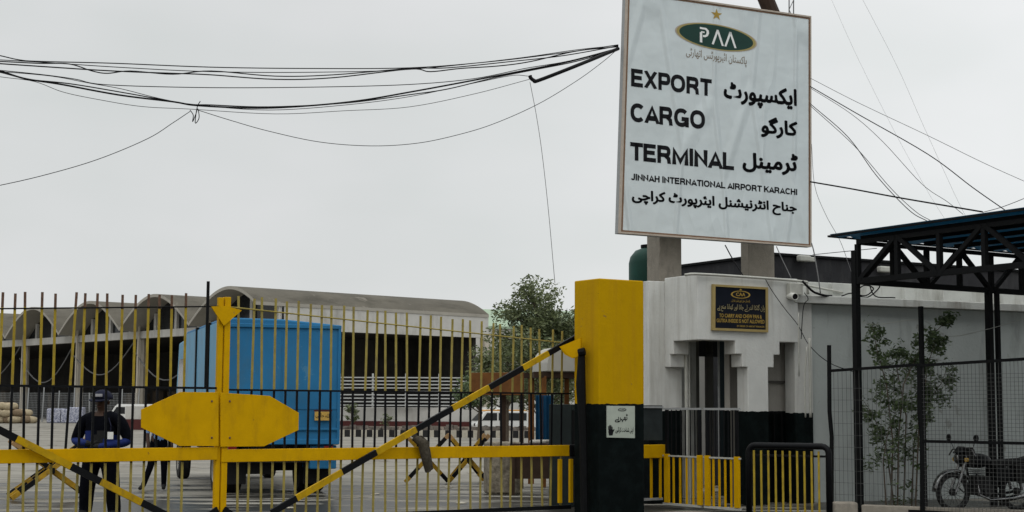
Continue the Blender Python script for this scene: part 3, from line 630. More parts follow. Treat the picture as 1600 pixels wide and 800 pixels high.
pc = on_plane(504.5, 650, tp(0, -.06, 0), -tl); q = MB(); q.box(pc, (.31, .015, .165), tw); pl = q.build('number_plate', M['plate'], truck)
bd = Board(pc - tl * .0075, -tl); q = MB(); bd.lay(q, text_geo(urdu('اللہ حافظ'.replace('ظ', 'ط').replace('حافط', 'حامی')), .01), [(493, 644.5), (516, 646.5), (493, 653), (516, 655)], .003); q.build('lettering', M['ink'], pl)
q = MB(); q.box(pc + TZ * .1, (.34, .02, .03), tw); q.build('plate_edge', M['red_base'], pl)
q = MB(); q.box(tp(W - .28, .5, .70), (.5, .8, .44), tw); q.build('side_skirt', M['blue'], truck, bevel=.02)
for x in (.22, W - .22):
    q = MB(); q.box(tp(x, -.06, .86), (.16, .05, .1), tw); q.build('tail_light', mat('red_lens', (.16, .012, .01), .3), truck)

# ================================================================== PEOPLE
def person(loc, rz, joints, bones, mats, bone_mat, label, extra=None):
    t = thing('person', loc, label, 'person'); t.rotation_euler = (0, 0, rz)
    me = bpy.data.meshes.new('body'); names = list(joints)
    me.from_pydata([joints[k][0] for k in names], [(names.index(a), names.index(b)) for a, b in bones], [])
    o = bpy.data.objects.new('body', me); COL.objects.link(o)
    sk = o.modifiers.new('s', 'SKIN'); sk.use_smooth_shade = True; o.modifiers.new('u', 'SUBSURF').levels = 2
    for i_, k in enumerate(names):
        d = me.skin_vertices[0].data[i_]; r_ = joints[k][1]; d.radius = r_ if isinstance(r_, tuple) else (r_, r_); d.use_root = (k == 'pelvis')
    o.modifiers['u'].render_levels = 2
    dg = bpy.context.evaluated_depsgraph_get(); dg.update(); nm = bpy.data.meshes.new_from_object(o.evaluated_get(dg))
    bpy.data.objects.remove(o); nm.name = 'body'
    for mm in mats: nm.materials.append(mm)
    for p_ in nm.polygons:
        c = p_.center; best = None
        for (a, b), mi in zip(bones, bone_mat):
            A, B = V(joints[a][0]), V(joints[b][0]); d = B - A; tt = max(0, min(1, (c - A).dot(d) / d.length_squared)); dist = (c - A - d * tt).length
            if best is None or dist < best[0]: best = (dist, mi)
        p_.material_index = best[1]; p_.use_smooth = True
    ob = bpy.data.objects.new('body', nm); COL.objects.link(ob); ob.parent = t
    return t
def hands_on(J, B, BM, side, wrist, tip, mi, r=.011):
    """palm and five fingers at the end of a wrist joint"""
    wv = V(J[wrist][0]); d = (V(tip) - wv).normalized(); s_ = d.cross(V((0, 1, 0)));
    if s_.length < .1: s_ = V((0, 0, 1))
    s_.normalize(); nrm = s_.cross(d)
    J[side + 'palm'] = (wv + d * .05, (.032, .02)); B.append((wrist, side + 'palm')); BM.append(mi)
    J[side + 'kn'] = (wv + d * .095, (.036, .016)); B.append((side + 'palm', side + 'kn')); BM.append(mi)
    for i_, (o_, l_) in enumerate(((-.03, .065), (-.01, .078), (.011, .072), (.031, .055))):
        a = side + 'f%d' % i_; J[a] = (wv + d * (.1 + l_ * .55) + s_ * o_ * 1.1 + nrm * .008, r); J[a + 't'] = (wv + d * (.1 + l_) + s_ * o_ + nrm * .03, r * .8)
        B += [(side + 'kn', a), (a, a + 't')]; BM += [mi, mi]
    J[side + 'th'] = (wv + d * .075 - s_ * .05, r * 1.1); J[side + 'tht'] = (wv + d * .12 - s_ * .062 + nrm * .01, r * .9)
    B += [(side + 'palm', side + 'th'), (side + 'th', side + 'tht')]; BM += [mi, mi]
def ellipsoid(mb, c, r, n=14, mi=0, zmin=-1.1):
    mb.lathe(V(c), (0, 0, 1), [(0, max(-1, zmin) * r[2])] + [(math.sin(math.pi * i_ / n) * r[0], -math.cos(math.pi * i_ / n) * r[2]) for i_ in range(1, n) if -math.cos(math.pi * i_ / n) >= zmin] + [(0, r[2])], 18, mi)
def face_of(t, hz, hy, rx):
    q = MB()
    for s_ in (-1, 1): ellipsoid(q, (s_ * .032, hy - .088, hz + .012), (.013, .01, .01), 8)
    e_ = bpy_local(q, 'eyes', M['ink'], t)
    q = MB(); q.prism([V((-.017, hy - .09, hz - .035)), V((.017, hy - .09, hz - .035)), V((.005, hy - .085, hz + .02)), V((-.005, hy - .085, hz + .02))], V((0, -.022, -.004))); bpy_local(q, 'nose', M['skin'], t, .006)
    q = MB(); q.box(V((0, hy - .09, hz - .062)), (.05, .012, .012)); bpy_local(q, 'mouth', mat('lips', (.10, .04, .03), .6), t, .004)
    for s_ in (-1, 1):
        q = MB(); ellipsoid(q, (s_ * rx, hy + .01, hz - .005), (.014, .02, .032), 8); bpy_local(q, 'ear', M['skin'], t)
def bpy_local(mb, name, mt, parent, bevel=0, smooth=False):
    """part given in its thing's own coordinates"""
    lo = V(parent.location); mb.v = [p_ + lo for p_ in mb.v]; return mb.build(name, mt, parent, bevel=bevel, smooth=smooth)

J = {'pelvis': ((0, 0, .97), (.21, .15)), 'waist': ((0, 0, 1.12), (.22, .16)), 'chest': ((0, .01, 1.34), (.25, .17)), 'collar': ((0, .02, 1.49), (.17, .12)), 'neck': ((0, .01, 1.56), .06), 'chin': ((0, -.015, 1.625), (.07, .08)), 'brow': ((0, -.005, 1.72), (.078, .095)), 'crown': ((0, .005, 1.78), (.06, .075))}
B = [('pelvis', 'waist'), ('waist', 'chest'), ('chest', 'collar'), ('collar', 'neck'), ('neck', 'chin'), ('chin', 'brow'), ('brow', 'crown')]; BM = [0, 0, 0, 2, 2, 2, 2]
for s_, n_ in ((-1, 'l'), (1, 'r')):
    J[n_ + 'sh'] = ((s_ * .25, .01, 1.43), .095); J[n_ + 'el'] = ((s_ * .37, .03, 1.13), .078); J[n_ + 'wr'] = ((s_ * .09, -.25, 1.07 + (.05 if s_ < 0 else 0)), .045)
    J[n_ + 'hip'] = ((s_ * .12, 0, .9), .135); J[n_ + 'kn'] = ((s_ * .17, -.01, .5), .105); J[n_ + 'an'] = ((s_ * .20, .03, .12), .09); J[n_ + 'to'] = ((s_ * .23, -.13, .045), (.045, .04))
    B += [('collar', n_ + 'sh'), (n_ + 'sh', n_ + 'el'), (n_ + 'el', n_ + 'wr'), ('pelvis', n_ + 'hip'), (n_ + 'hip', n_ + 'kn'), (n_ + 'kn', n_ + 'an'), (n_ + 'an', n_ + 'to')]; BM += [0, 0, 1, 0, 0, 0, 3]
    hands_on(J, B, BM, n_ + 'h', n_ + 'wr', (-s_ * .1, -.24, 1.06 + (.06 if s_ < 0 else 0)), 3)

G0 = gp(160, 21.9)
guard = person(G0, R(-10), J, B, [M['cloth_black'], M['cloth_blue'], M['skin'], M['rubber']], BM, 'guard in black uniform and navy cap with bright blue sleeves behind the gate bars')
guard.scale = (1.1, 1.05, 1.0)
face_of(guard, 1.69, -.005, .082)
q = MB(); ellipsoid(q, (0, .0, 1.735), (.135, .14, .135), 12, zmin=-.1); q.v = [V((p_.x, p_.y * 1.12, p_.z)) for p_ in q.v]; cap = bpy_local(q, 'cap', M['cloth_navy'], guard, smooth=True)
q = MB(); q.prism([V((math.sin(a) * .135, -.08 - math.cos(a) * .15 * (1 if abs(a) < 1.5 else .5), 1.725 - .03 * math.cos(a))) for a in [x * .3 for x in range(-5, 6)]], V((0, 0, .014))); bpy_local(q, 'cap_peak', M['cloth_navy'], guard)
q = MB(); q.box(V((0, -.15, 1.785)), (.12, .02, .04)); bpy_local(q, 'cap_badge', mat('grey_badge', (.3, .3, .32), .5), guard, .004)
q = MB(); q.box(V((.21, -.2, 1.225)), (.075, .012, .1)); bpy_local(q, 'identity_card', M['white_print'], guard)
q = MB(); q.tube([(.15, -.13, 1.47), (.21, -.19, 1.36), (.21, -.2, 1.27)], .006, 5); bpy_local(q, 'lanyard', M['cloth_navy'], guard)
q = MB(); q.lathe(V((0, 0, 1.0)), (0, 0, 1), [(.2, -.03), (.21, -.02), (.21, .02), (.2, .03)], 20); bpy_local(q, 'belt', M['rubber'], guard)

J = {'pelvis': ((0, 0, .95), (.15, .12)), 'waist': ((0, .01, 1.1), (.15, .115)), 'chest': ((.02, -.02, 1.30), (.17, .13)), 'collar': ((.03, -.03, 1.44), (.12, .09)), 'neck': ((.04, -.05, 1.51), .055), 'chin': ((.06, -.06, 1.57), (.066, .076)), 'brow': ((.06, -.055, 1.66), (.074, .09)), 'crown': ((.06, -.05, 1.72), (.06, .07))}
B = [('pelvis', 'waist'), ('waist', 'chest'), ('chest', 'collar'), ('collar', 'neck'), ('neck', 'chin'), ('chin', 'brow'), ('brow', 'crown')]; BM = [0, 0, 0, 2, 2, 2, 2]
for s_, n_ in ((-1, 'l'), (1, 'r')):
    J[n_ + 'sh'] = ((s_ * .18 + .02, -.02, 1.39), .066); J[n_ + 'el'] = ((s_ * .25, .02 + s_ * .08, 1.1), .05); J[n_ + 'wr'] = ((s_ * .24, -.1 + s_ * .08, .88), .036)
    J[n_ + 'hip'] = ((s_ * .09, 0, .88), .1); J[n_ + 'kn'] = ((s_ * .11 - (.05 if s_ < 0 else 0), -.03 + .02 * s_, .48), .07); J[n_ + 'an'] = ((s_ * .12 - (.16 if s_ < 0 else 0), .02, .09), .052); J[n_ + 'to'] = ((s_ * .12 - (.26 if s_ < 0 else .03), -.1, .04), (.042, .036))
    B += [('collar', n_ + 'sh'), (n_ + 'sh', n_ + 'el'), (n_ + 'el', n_ + 'wr'), ('pelvis', n_ + 'hip'), (n_ + 'hip', n_ + 'kn'), (n_ + 'kn', n_ + 'an'), (n_ + 'an', n_ + 'to')]; BM += [0, 0, 2, 1, 1, 1, 3]
    hands_on(J, B, BM, n_ + 'h', n_ + 'wr', (s_ * .25, -.14 + s_ * .08, .75), 2)
G1 = gp(250, 30.2)
man = person(G1, R(25), J, B, [M['cloth_sky'], M['cloth_black'], M['skin'], M['rubber']], BM, 'person in pale blue shirt and dark trousers walking beside the truck')
face_of(man, 1.63, -.055, .08)
q = MB(); ellipsoid(q, (.06, -.04, 1.675), (.088, .1, .09), 12, zmin=-.15); q.v = [V((p_.x, p_.y * 1.1, p_.z)) for p_ in q.v]; bpy_local(q, 'hair', M['ink'], man, smooth=True)

# ================================================================== BARRICADES, BLOCK, SHELTER
def striped_board(mb, a, b, wd, th, up, n=4, first=0):
    for k in range(n): mb.beam(V(a).lerp(V(b), k / n), V(a).lerp(V(b), (k + 1) / n), wd, th, up, (k + first) % 2)
def barricade(loc, rz, half, xs_, label, span=.62, height=1.05):
    t = thing('spiked_barricade', (0, 0, 0), label, 'barricade')
    q = MB(); striped_board(q, (-half, 0, height * .5), (half, 0, height * .5), .1, .1, TZ, 6); q.build('cross_bar', [M['black_dull'], M['board_yellow']], t)
    for i_, (x, k) in enumerate(xs_):
        for s_ in (-1, 1):
            q = MB(); dx = .06 * s_
            a_, b_ = V((x + dx + k * s_, -s_ * span, .05)), V((x + dx - k * s_, s_ * span, height)); pts_ = [0, .16, .55, .72, .9, 1] if s_ > 0 else [0, .1, .3, .75, .92, 1]
            for j_ in range(5): q.beam(a_.lerp(b_, pts_[j_]), a_.lerp(b_, pts_[j_ + 1]), .085, .05, V((1, 0, 0)), 2 if j_ == 4 else j_ % 2 if (i_ + (s_ > 0)) % 2 else (j_ + 1) % 2)
            q.build('leg', [M['black_dull'], M['board_yellow'], M['wood_end']], t)
    t.location = loc; t.rotation_euler = (0, 0, rz); return t
barricade(gp(80, 27.4), R(112), .55, ((-.46, .12), (-.15, -.25), (.15, .3), (.42, .05)), 'yellow and black spiked timber barricade beside the guard', .66, 1.02)
barricade(gp(668, 33.2), R(97), .3, ((0, .12),), 'short striped timber trestle behind the hanging rag', .47, 1.05)
barricade(gp(731, 33.6), R(100), .35, ((-.2, -.1), (.2, .1)), 'dark striped timber trestle beside the stone block', .42, 1.05)
q = MB(); c = gp(786, 29.9); q.box(c + V((0, 0, .49)), (.66, .7, .98), hdir(8)); tag(q.build('stone_block', M['stone'], bevel=.04), 'mottled brown stone block standing behind the gate', 'block')
# cabinet / desk
D0 = gp(836, 29.6); dk = thing('wooden_desk', D0, 'dark wooden desk beside the stone block behind the gate', 'desk')
q = MB(); q.box(D0 + V((0, 0, .93)), (.95, .6, .06), hdir(8)); q.build('desk_top', M['wood_dark'], dk, bevel=.01)
q = MB(); q.box(D0 + V((0, -.2, .6)), (.86, .04, .6), hdir(8)); q.build('front_panel', M['wood_dark'], dk)
for sx in (-1, 1):
    for sy in (-1, 1):
        q = MB(); q.beam(D0 + hdir(8) * .42 * sx + V((0, .24 * sy, 0)), D0 + hdir(8) * .42 * sx + V((0, .24 * sy, .9)), .07, .07, V((0, 1, 0))); q.build('leg', M['wood_dark'], dk)
q = MB(); lo = D0 + V((.1, -.1, .97))
q.prism([lo + V((math.cos(a) * (.2 + .05 * math.sin(3 * a)), math.sin(a) * .15, 0)) for a in [k * .5236 for k in range(12)]], V((.02, 0, .06))); tag(q.build('crumpled_cloth', M['canvas'], bevel=.02), 'crumpled white cloth lying on the dark wooden desk', 'cloth')
# notice board seen from behind, on two posts
N0 = gp(776, 31.5); nb_ = thing('notice_board', N0, 'orange brown wooden board on two dark posts behind the gate', 'board')
q = MB(); a, b = P(736, 600, 31.8), P(818, 600, 31.2); q.beam(V((a.x, a.y, 2.12)), V((b.x, b.y, 2.12)), .06, .46); q.build('panel', M['wood'], nb_, bevel=.01)
for x in (787, 815):
    q = MB(); p = gp(x, 31.65); q.beam(p, p + V((0, 0, 2.1)), .09, .09, V((0, 1, 0))); q.build('post', M['wood_dark'], nb_)
# guard shelter: wooden posts, white fabric hood
S0 = gp(868, 33); sh = thing('guard_shelter', S0, 'wooden sentry shelter with white rounded hood behind the brace of the gate', 'shelter')
sx_ = hdir(12); sy_ = V((-sx_.y, sx_.x, 0)); SW = .44
for a_, b_ in ((-1, -1), (1, -1), (-1, 1), (1, 1)):
    q = MB(); p = S0 + sx_ * SW * a_ * .9 + sy_ * .6 * b_; q.beam(p, p + V((0, 0, 2.3)), .13 if a_ * b_ < 0 else .1, .1, V((0, 1, 0))); q.build('post', M['wood'], sh)
q = MB()
for b_ in (-1, 1): q.beam(S0 - sx_ * .62 + sy_ * .6 * b_ + V((0, 0, 2.33)), S0 + sx_ * .55 + sy_ * .6 * b_ + V((0, 0, 2.33)), .1, .12)
for a_ in (-1, 1): q.beam(S0 + sx_ * SW * .9 * a_ - sy_ * .54 + V((0, 0, 2.33)), S0 + sx_ * SW * .9 * a_ + sy_ * .54 + V((0, 0, 2.33)), .1, .11)
q.build('beam', M['wood_dark'], sh)
q = MB(); pr = [S0 + sx_ * (.36 * math.cos(math.pi * i_ / 12)) - sy_ * .72 + V((0, 0, 2.41 + .52 * math.sin(math.pi * i_ / 12) ** .8)) for i_ in range(13)]
q.prism(pr, sy_ * 1.4); q.build('hood', M['canvas'], sh)
q = MB(); n = 10; a, b = S0 - sx_ * .58 - sy_ * .68, S0 - sx_ * .2 - sy_ * .68
vs_ = [a.lerp(b, i_ / n) + sy_ * (.05 * math.sin(i_ * 2.1)) + V((0, 0, z)) for z in (.95, 1.9) for i_ in range(n + 1)]
q.add(vs_, [(i_, i_ + 1, i_ + n + 2, i_ + n + 1) for i_ in range(n)]); o = q.build('tarpaulin', M['tarp']); o.modifiers.new('t', 'SOLIDIFY').thickness = .012
tag(o, 'blue tarpaulin hanging from the wooden sentry shelter', 'tarpaulin')

# ================================================================== GATE
A0, B0 = gp(345, 21), gp(895, 24.5)
gd = (B0 - A0).normalized(); GL = (B0 - A0).length; gn = V((gd.y, -gd.x, 0))   # gn towards the camera
def gq(u, z, o=0): return A0 + gd * u + gn * o + V((0, 0, z))
def gate_u(x, y=636):
    return along(A0, gd, x)
def gpx(x, y, o=0):
    p0 = A0 + gn * o; return on_plane(x, y, p0, gn)
def lerp(a, b, t): return a + (b - a) * t
def leaf_bars(t, us, ztop, zmid, rail_lo, rail_hi, tip):
    for u in us:
        q = MB(); zt = ztop(u); w_ = .031; jl = random.uniform(-.02, .02) if random.random() < .8 else random.uniform(-.045, .045)
        def seg(z0_, z1_, mi): q.beam(gq(u + jl * (z0_ - 1), z0_), gq(u + jl * (z1_ - 1), z1_), .014, w_, gd, mi)
        if tip: seg(zmid, zt - .19, 0); seg(zt - .19, zt, 2)
        else: seg(zmid, zt, 0)
        seg(rail_hi, zmid, 1); seg(.1, rail_lo, 3); seg(rail_lo, rail_hi, 1)
        q.build('bar', [M['bar_yellow'] if tip else M['bar_dull'], M['black'], M['rust'], M['bar_dull']], t)
def top_l(u): return 3.16 + .036 * u + random.uniform(-.02, .02)
def top_r(u): return 3.17 - .052 * u + random.uniform(-.02, .02)
UL = gate_u(-70)
g1 = thing('gate_leaf', gq(UL, 0), 'yellow and black barred gate leaf in front of the guard, with rust brown bar tips', 'gate', 'leaves of the yellow gate')
u = -.1; us = []
xbars = [1148, 1065, 983, 910, 830, 748, 668, 583, 500, 417, 332, 245, 158, 72, -14, -102, -190]
us = [gate_u(x / 4 - (0 if x > 0 else 0)) for x in xbars]
leaf_bars(g1, us, top_l, 1.885, .90, 1.07, True)
q = MB(); q.box(gq(UL / 2 - .03, .985 + .02, .035), (-UL - .06, .06, .172), gd); o = q.build('rail', M['yellow'], g1, bevel=.006)
q = MB(); q.tube([gq(UL, 2.82, .012), gq(-.02, 3.0, .012)], .011, 6); q.build('top_rod', M['black_dull'], g1)
q = MB(); q.box(gq(UL / 2, 1.885, .014), (-UL, .014, .03), gd); q.build('middle_strip', M['black'], g1)
q = MB(); q.box(gq(UL / 2, .09, .0), (-UL, .05, .06), gd); q.build('bottom_rail', M['black'], g1)
q = MB(); q.box(gq(-.04, 1.62, 0), (.07, .07, 3.0), gd); q.build('hinge_post', M['yellow'], g1, bevel=.005)
q = MB(); q.tube([gq(-.25, 1.9, .05), gq(-.25, 3.33, .05)], .022, 7); q.build('locking_rod', M['black_dull'], g1)
def plate(t, pts):
    q = MB(); q.prism([gpx(x, y, .075) for x, y in pts], gn * .012); q.build('sign_plate', M['yellow'], t, bevel=.003)
    cx_ = sum(p_[0] for p_ in pts) / len(pts); d_ = 22 if cx_ < 345 else -22
    for y_ in (627, 684):
        q = MB(); q.lathe(gpx((331 if cx_ < 345 else 359), y_, .087), gn, [(0, .012), (.012, .01), (.016, 0)], 8); q.build('bolt', M['rust'], t)
plate(g1, [(220, 640), (281, 612.5), (341, 613), (341, 697), (280, 697), (220, 668)])
def brace(t, a, b, breaks, first):
    """flat striped bar from a to b; breaks are the fractions where the paint changes"""
    q = MB(); pts = [0] + breaks + [1]
    for k in range(len(pts) - 1): q.beam(a.lerp(b, pts[k]), a.lerp(b, pts[k + 1]), .045, .088, gn.cross((b - a).normalized()), (k + first) % 2)
    q.build('brace', [M['black'], M['brace_yellow']], t)
a = gpx(-75, 634, .14); b = gpx(262, 806, .14)
fx = lambda x, x0, x1: (x - x0) / (x1 - x0)
brace(g1, a, b, [fx(-30, -75, 262), fx(20, -75, 262), fx(104, -75, 262), fx(151, -75, 262), fx(218, -75, 262)], 1)
UR = GL - .05
g2 = thing('gate_leaf', gq(0, 0), 'longer yellow and black barred gate leaf reaching from the post to the yellow pillar', 'gate', 'leaves of the yellow gate')
xb = []; x = 373.0; st = 18.35
while x < 890: xb.append(x); x += st; st *= .9938
leaf_bars(g2, [gate_u(x) for x in xb], top_r, 1.865, .885, 1.06, False)
q = MB(); q.box(gq(UR / 2, .972, .035), (UR, .06, .172), gd); q.build('rail', M['yellow'], g2, bevel=.006)
q = MB(); q.box(gq(UR + .0, .972, .04), (.14, .09, .19), gd); q.build('rail_end', M['black_dull'], g2, bevel=.02)
q = MB(); q.tube([gq(.05, 3.0, .012), gq(UR * .5, 2.83, .012), gq(UR, 2.66, .012)], .011, 6); q.build('top_rod', M['bar_dull'], g2)
q = MB(); q.box(gq(UR / 2, 1.865, .014), (UR, .014, .026), gd); q.build('middle_strip', M['black'], g2)
q = MB(); q.box(gq(UR / 2, .09, 0), (UR, .05, .06), gd); q.build('bottom_rail', M['black'], g2)
q = MB(); q.box(gq(.05, 1.62, .01), (.085, .085, 3.02), gd); q.build('hinge_post', M['yellow'], g2, bevel=.005)
q = MB(); q.prism([gpx(329, 479, .07), gpx(352, 478, .07), gpx(377, 485, .07), gpx(349, 509, .07)], gn * .02); q.build('post_cap', M['yellow'], g2)
plate(g2, [(344, 613.5), (421, 618.5), (466.5, 645), (466, 672), (412, 697.5), (344, 698)])
a = gpx(911, 521, .16); b = gpx(424, 801, .16)
brace(g2, a, b, [fx(849, 911, 424), fx(805, 911, 424), fx(748, 911, 424), fx(689, 911, 424), fx(632, 911, 424), fx(572, 911, 424), fx(522, 911, 424), fx(458, 911, 424)], 0)
for x in (872, 889):
    q = MB(); u_ = gate_u(x); q.box(gq(u_, .5, .05), (.06, .05, .68), gd); q.build('end_stile', M['yellow'], g2, bevel=.004)
q = MB(); p = gq(-.05, 0, .1); q.beam(gq(-.42, .05, .06), gq(-.04, .26, .06), .04, .08); q.beam(gq(.36, .05, .06), gq(.05, .26, .06), .04, .08); q.build('foot_brace', M['black'], g2)
for u_ in (-.4, .12):
    q = MB(); q.lathe(gq(u_, .075, .1), gn, [(0, .03), (.05, .035), (.075, .03), (.075, -.03), (0, -.03)], 16); q.build('caster_wheel', M['rubber'], g2)
# rag tied round the rail
q = MB(); pts = [(648, 682), (657, 680), (668, 690), (673, 720), (675, 733), (664, 739), (661, 728), (657, 706)]
q.prism([gpx(x, y, .11) for x, y in pts], gn * .05); q.tube([gpx(646, 683, .12), gpx(660, 692, .17), gpx(665, 715, .17), gpx(669, 737, .14)], [.05, .08, .07, .05], 8)
tag(q.build('rag', M['rag'], bevel=.015), 'dirty grey brown rag tied over the yellow gate rail', 'rag')

# ================================================================== GATE PILLAR
pe = hdir(33); pb = V((-pe.y, pe.x, 0))
C0 = gp(936, 23.7); pw = along(C0, pe, 1006.5); pdp = along(C0, pb, 897)
pil = thing('gate_pillar', C0 + pe * pw / 2 + pb * pdp / 2, 'square masonry gate pillar painted yellow above and black below', 'pillar')
q = MB(); q.prism([C0, C0 + pe * pw, C0 + pe * pw + pb * pdp, C0 + pb * pdp], V((0, 0, zat(434, 23.7))))
M['pillar'] = two_tone('pillar_paint', (.465, .270, .001), (.0025, .0045, .0045), 1.705, (.36, .19, .01), .55, [((.28, .17, .03), 5, .67), ((.30, .27, .2), 12, .725), ((.10, .07, .02), 7, .70)], .15)
q.build('shaft', M['pillar'], pil, bevel=.018)
q = MB(); q.prism([P(876, 542, 24.15), P(909, 528, 23.92), P(909, 556, 23.92), P(896, 560, 24.0), P(884, 554, 24.1)], V((-.02, -.04, 0))); q.build('top_bracket', M['yellow'], pil)
q = MB(); pts = [P(909, 545, 23.88), P(907.5, 600, 23.88), P(911, 680, 23.86), P(913, 802, 23.84)]; q.tube(pts, [.05, .075, .06, .06], 8); q.tube([P(904, 551, 23.85), P(914, 549, 23.82)], .06, 8); q.build('hinge_pipe', M['black_dull'], pil)
q = MB(); a, b = gp(868, 26.2), gp(903, 26.0); q.box((a + b) / 2 + V((0, 0, .85)), ((b - a).length, .5, 1.7), (b - a).normalized()); lk = tag(q.build('steel_locker', mat('dark_green_sheet', (.012, .018, .018), .6, .3, 6), bevel=.01), 'dark green steel locker behind the end of the gate beside the pillar', 'locker')
q = MB(); q.box((a + b) / 2 + V((.0, -.262, 1.15)), (.3, .012, .9), (b - a).normalized()); q.build('door', M['black_dull'], lk)
# stop notice on the pillar
pn = -pb
nf = Board(C0 + pn * .02, pn)
cs = [(948.5, 634), (992, 634.5), (948.5, 683.5), (992, 684.5)]
nt_ = thing('notice_sign', nf.pt(970, 684, 0), 'small white notice with black hand print fixed on the black half of the pillar', 'sign')
q = MB(); q.prism([nf.pt(*cs[0], -.018), nf.pt(*cs[1], -.018), nf.pt(*cs[3], -.018), nf.pt(*cs[2], -.018)], pn * .018); q.build('plate', mat('greenish_white_plate', (.40, .44, .38), .6, .1, 6, dirt=(.2, .2, .17), dirt_amt=.6), nt_)
q = MB(); nf.lay(q, ring(1, .82, 24), [(965.5, 637.5), (978.5, 637.5), (965.5, 642.8), (978.5, 642.8)], .003); nf.lay(q, text_geo('CAA', .01), [(968, 638.8), (976, 638.8), (968, 641.6), (976, 641.6)], .003)
nf.lay(q, bold(text_geo(urdu('ٹھہریے')), .02), [(960.5, 646.5), (980.5, 646.5), (960.5, 660), (980.5, 660)], .003)
nf.lay(q, bold(text_geo(urdu('اپنی شناخت کرائیں')), .016), [(961.5, 667), (989.5, 667), (961.5, 678), (989.5, 678)], .003); q.build('lettering', M['ink'], nt_)
hd = ([], [])
def poly_add(geo, pts): k = len(geo[0]); geo[0].extend(pts); geo[1].append(tuple(range(k, k + len(pts))))
poly_add(hd, [(.2, 0), (.75, 0), (.85, .3), (.8, .55), (.15, .55), (.1, .3)])
for i_, (x, h_) in enumerate(((.16, .9), (.33, 1.0), (.5, .97), (.67, .84))): poly_add(hd, [(x - .075, .5), (x + .075, .5), (x + .07, h_ - .04), (x, h_), (x - .07, h_ - .04)])
poly_add(hd, [(.78, .2), (1.02, .5), (1.0, .6), (.92, .6), (.76, .42)])
q = MB(); nf.lay(q, hd, [(950.3, 663.5), (959.8, 663.5), (950.3, 680.3), (959.8, 680.3)], .003); q.build('hand_print', M['ink'], nt_)

# ================================================================== GATEHOUSE
e1 = hdir(27); eb_ = V((-e1.y, e1.x, 0)); fnrm = -eb_
BC = gp(1091, 26.0)
ZT, ZS = 3.92, (2.80, 2.575, 2.355)
bh = thing('gatehouse', BC + e1 * 1.0 + eb_ * 1.5, 'white gatehouse with stepped openings and black painted lower walls under the signboard', 'building')
M['booth'] = two_tone('gatehouse_paint', (.57, .575, .55), (.0025, .0045, .0045), 1.60, (.30, .28, .24), .55, [((.2, .19, .17), 9, .74)], .2)
sx = lambda x: along(BC, e1, x)
def fpt(s_, z, back=0): return BC + e1 * s_ + eb_ * back + V((0, 0, z))
sA, sB, sC = sx(1149.5), sx(1160), sx(1169); sD, sE, sF = sx(1201), sx(1210), sx(1219.5); sG = sx(1249)
TH_ = .32
poly = [(0, ZS[0]), (sA, ZS[0]), (sA, ZS[1]), (sB, ZS[1]), (sB, ZS[2]), (sC, ZS[2]), (sC, 0), (sD, 0), (sD, ZS[2]), (sE, ZS[2]), (sE, ZS[1]), (sF, ZS[1]), (sF, ZS[0]), (sG, ZS[0]), (sG, ZT), (0, ZT)]
q = MB(); q.prism([fpt(s_, z) for s_, z in poly], eb_ * TH_); q.build('front_wall', M['booth'], bh, bevel=.012)
LL = along(BC, eb_, 1039); l1, l2 = along(BC, eb_, 1047), along(BC, eb_, 1052.5)
def lpt(s_, z, inn=0): return BC + eb_ * s_ + e1 * inn + V((0, 0, z))
poly = [(TH_ + .002, ZS[0]), (l2, ZS[0]), (l2, ZS[1]), (l1, ZS[1]), (l1, ZS[2]), (LL, ZS[2]), (LL, ZT - .002), (TH_ + .002, ZT - .002)]
q = MB(); q.prism([lpt(s_, z, .001) for s_, z in poly], e1 * TH_); q.build('side_wall', M['booth'], bh, bevel=.012)
# return wall running behind the pillar
WO = BC + eb_ * (LL + .002); wl, wr_ = along(WO, e1, 1014), along(WO, e1, 1066)
q = MB(); q.prism([WO + e1 * wl, WO + e1 * wr_, WO + e1 * wr_ + V((0, 0, ZT - .06)), WO + e1 * wl + V((0, 0, ZT - .06))], eb_ * .3); q.build('return_wall', M['booth'], bh, bevel=.012)
# roof slab, inner walls
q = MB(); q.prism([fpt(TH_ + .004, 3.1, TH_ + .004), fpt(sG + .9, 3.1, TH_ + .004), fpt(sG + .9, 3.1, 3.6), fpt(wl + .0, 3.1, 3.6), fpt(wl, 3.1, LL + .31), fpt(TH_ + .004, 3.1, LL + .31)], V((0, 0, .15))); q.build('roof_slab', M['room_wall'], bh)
BK = BC + eb_ * 2.6
def bx(x): return along(BK, e1, x)
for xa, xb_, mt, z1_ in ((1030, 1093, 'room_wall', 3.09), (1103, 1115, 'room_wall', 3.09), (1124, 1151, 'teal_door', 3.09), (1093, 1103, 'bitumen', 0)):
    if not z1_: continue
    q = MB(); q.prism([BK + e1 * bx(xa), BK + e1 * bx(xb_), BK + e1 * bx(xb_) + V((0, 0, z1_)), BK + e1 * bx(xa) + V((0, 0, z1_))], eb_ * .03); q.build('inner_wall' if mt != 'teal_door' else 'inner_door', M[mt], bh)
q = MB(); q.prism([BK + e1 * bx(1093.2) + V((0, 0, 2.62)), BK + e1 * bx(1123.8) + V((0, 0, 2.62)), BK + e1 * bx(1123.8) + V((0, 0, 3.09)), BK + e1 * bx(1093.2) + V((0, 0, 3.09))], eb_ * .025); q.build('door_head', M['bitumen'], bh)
q = MB(); YB = BC + eb_ * 6.2; ya, yb = along(YB, e1, 1080), along(YB, e1, 1122); q.prism([YB + e1 * ya, YB + e1 * yb, YB + e1 * yb + V((0, 0, 3.1)), YB + e1 * ya + V((0, 0, 3.1))], eb_ * .2); tag(q.build('yard_wall', M['white_far']), 'pale yard wall glimpsed through the gatehouse passage', 'wall')
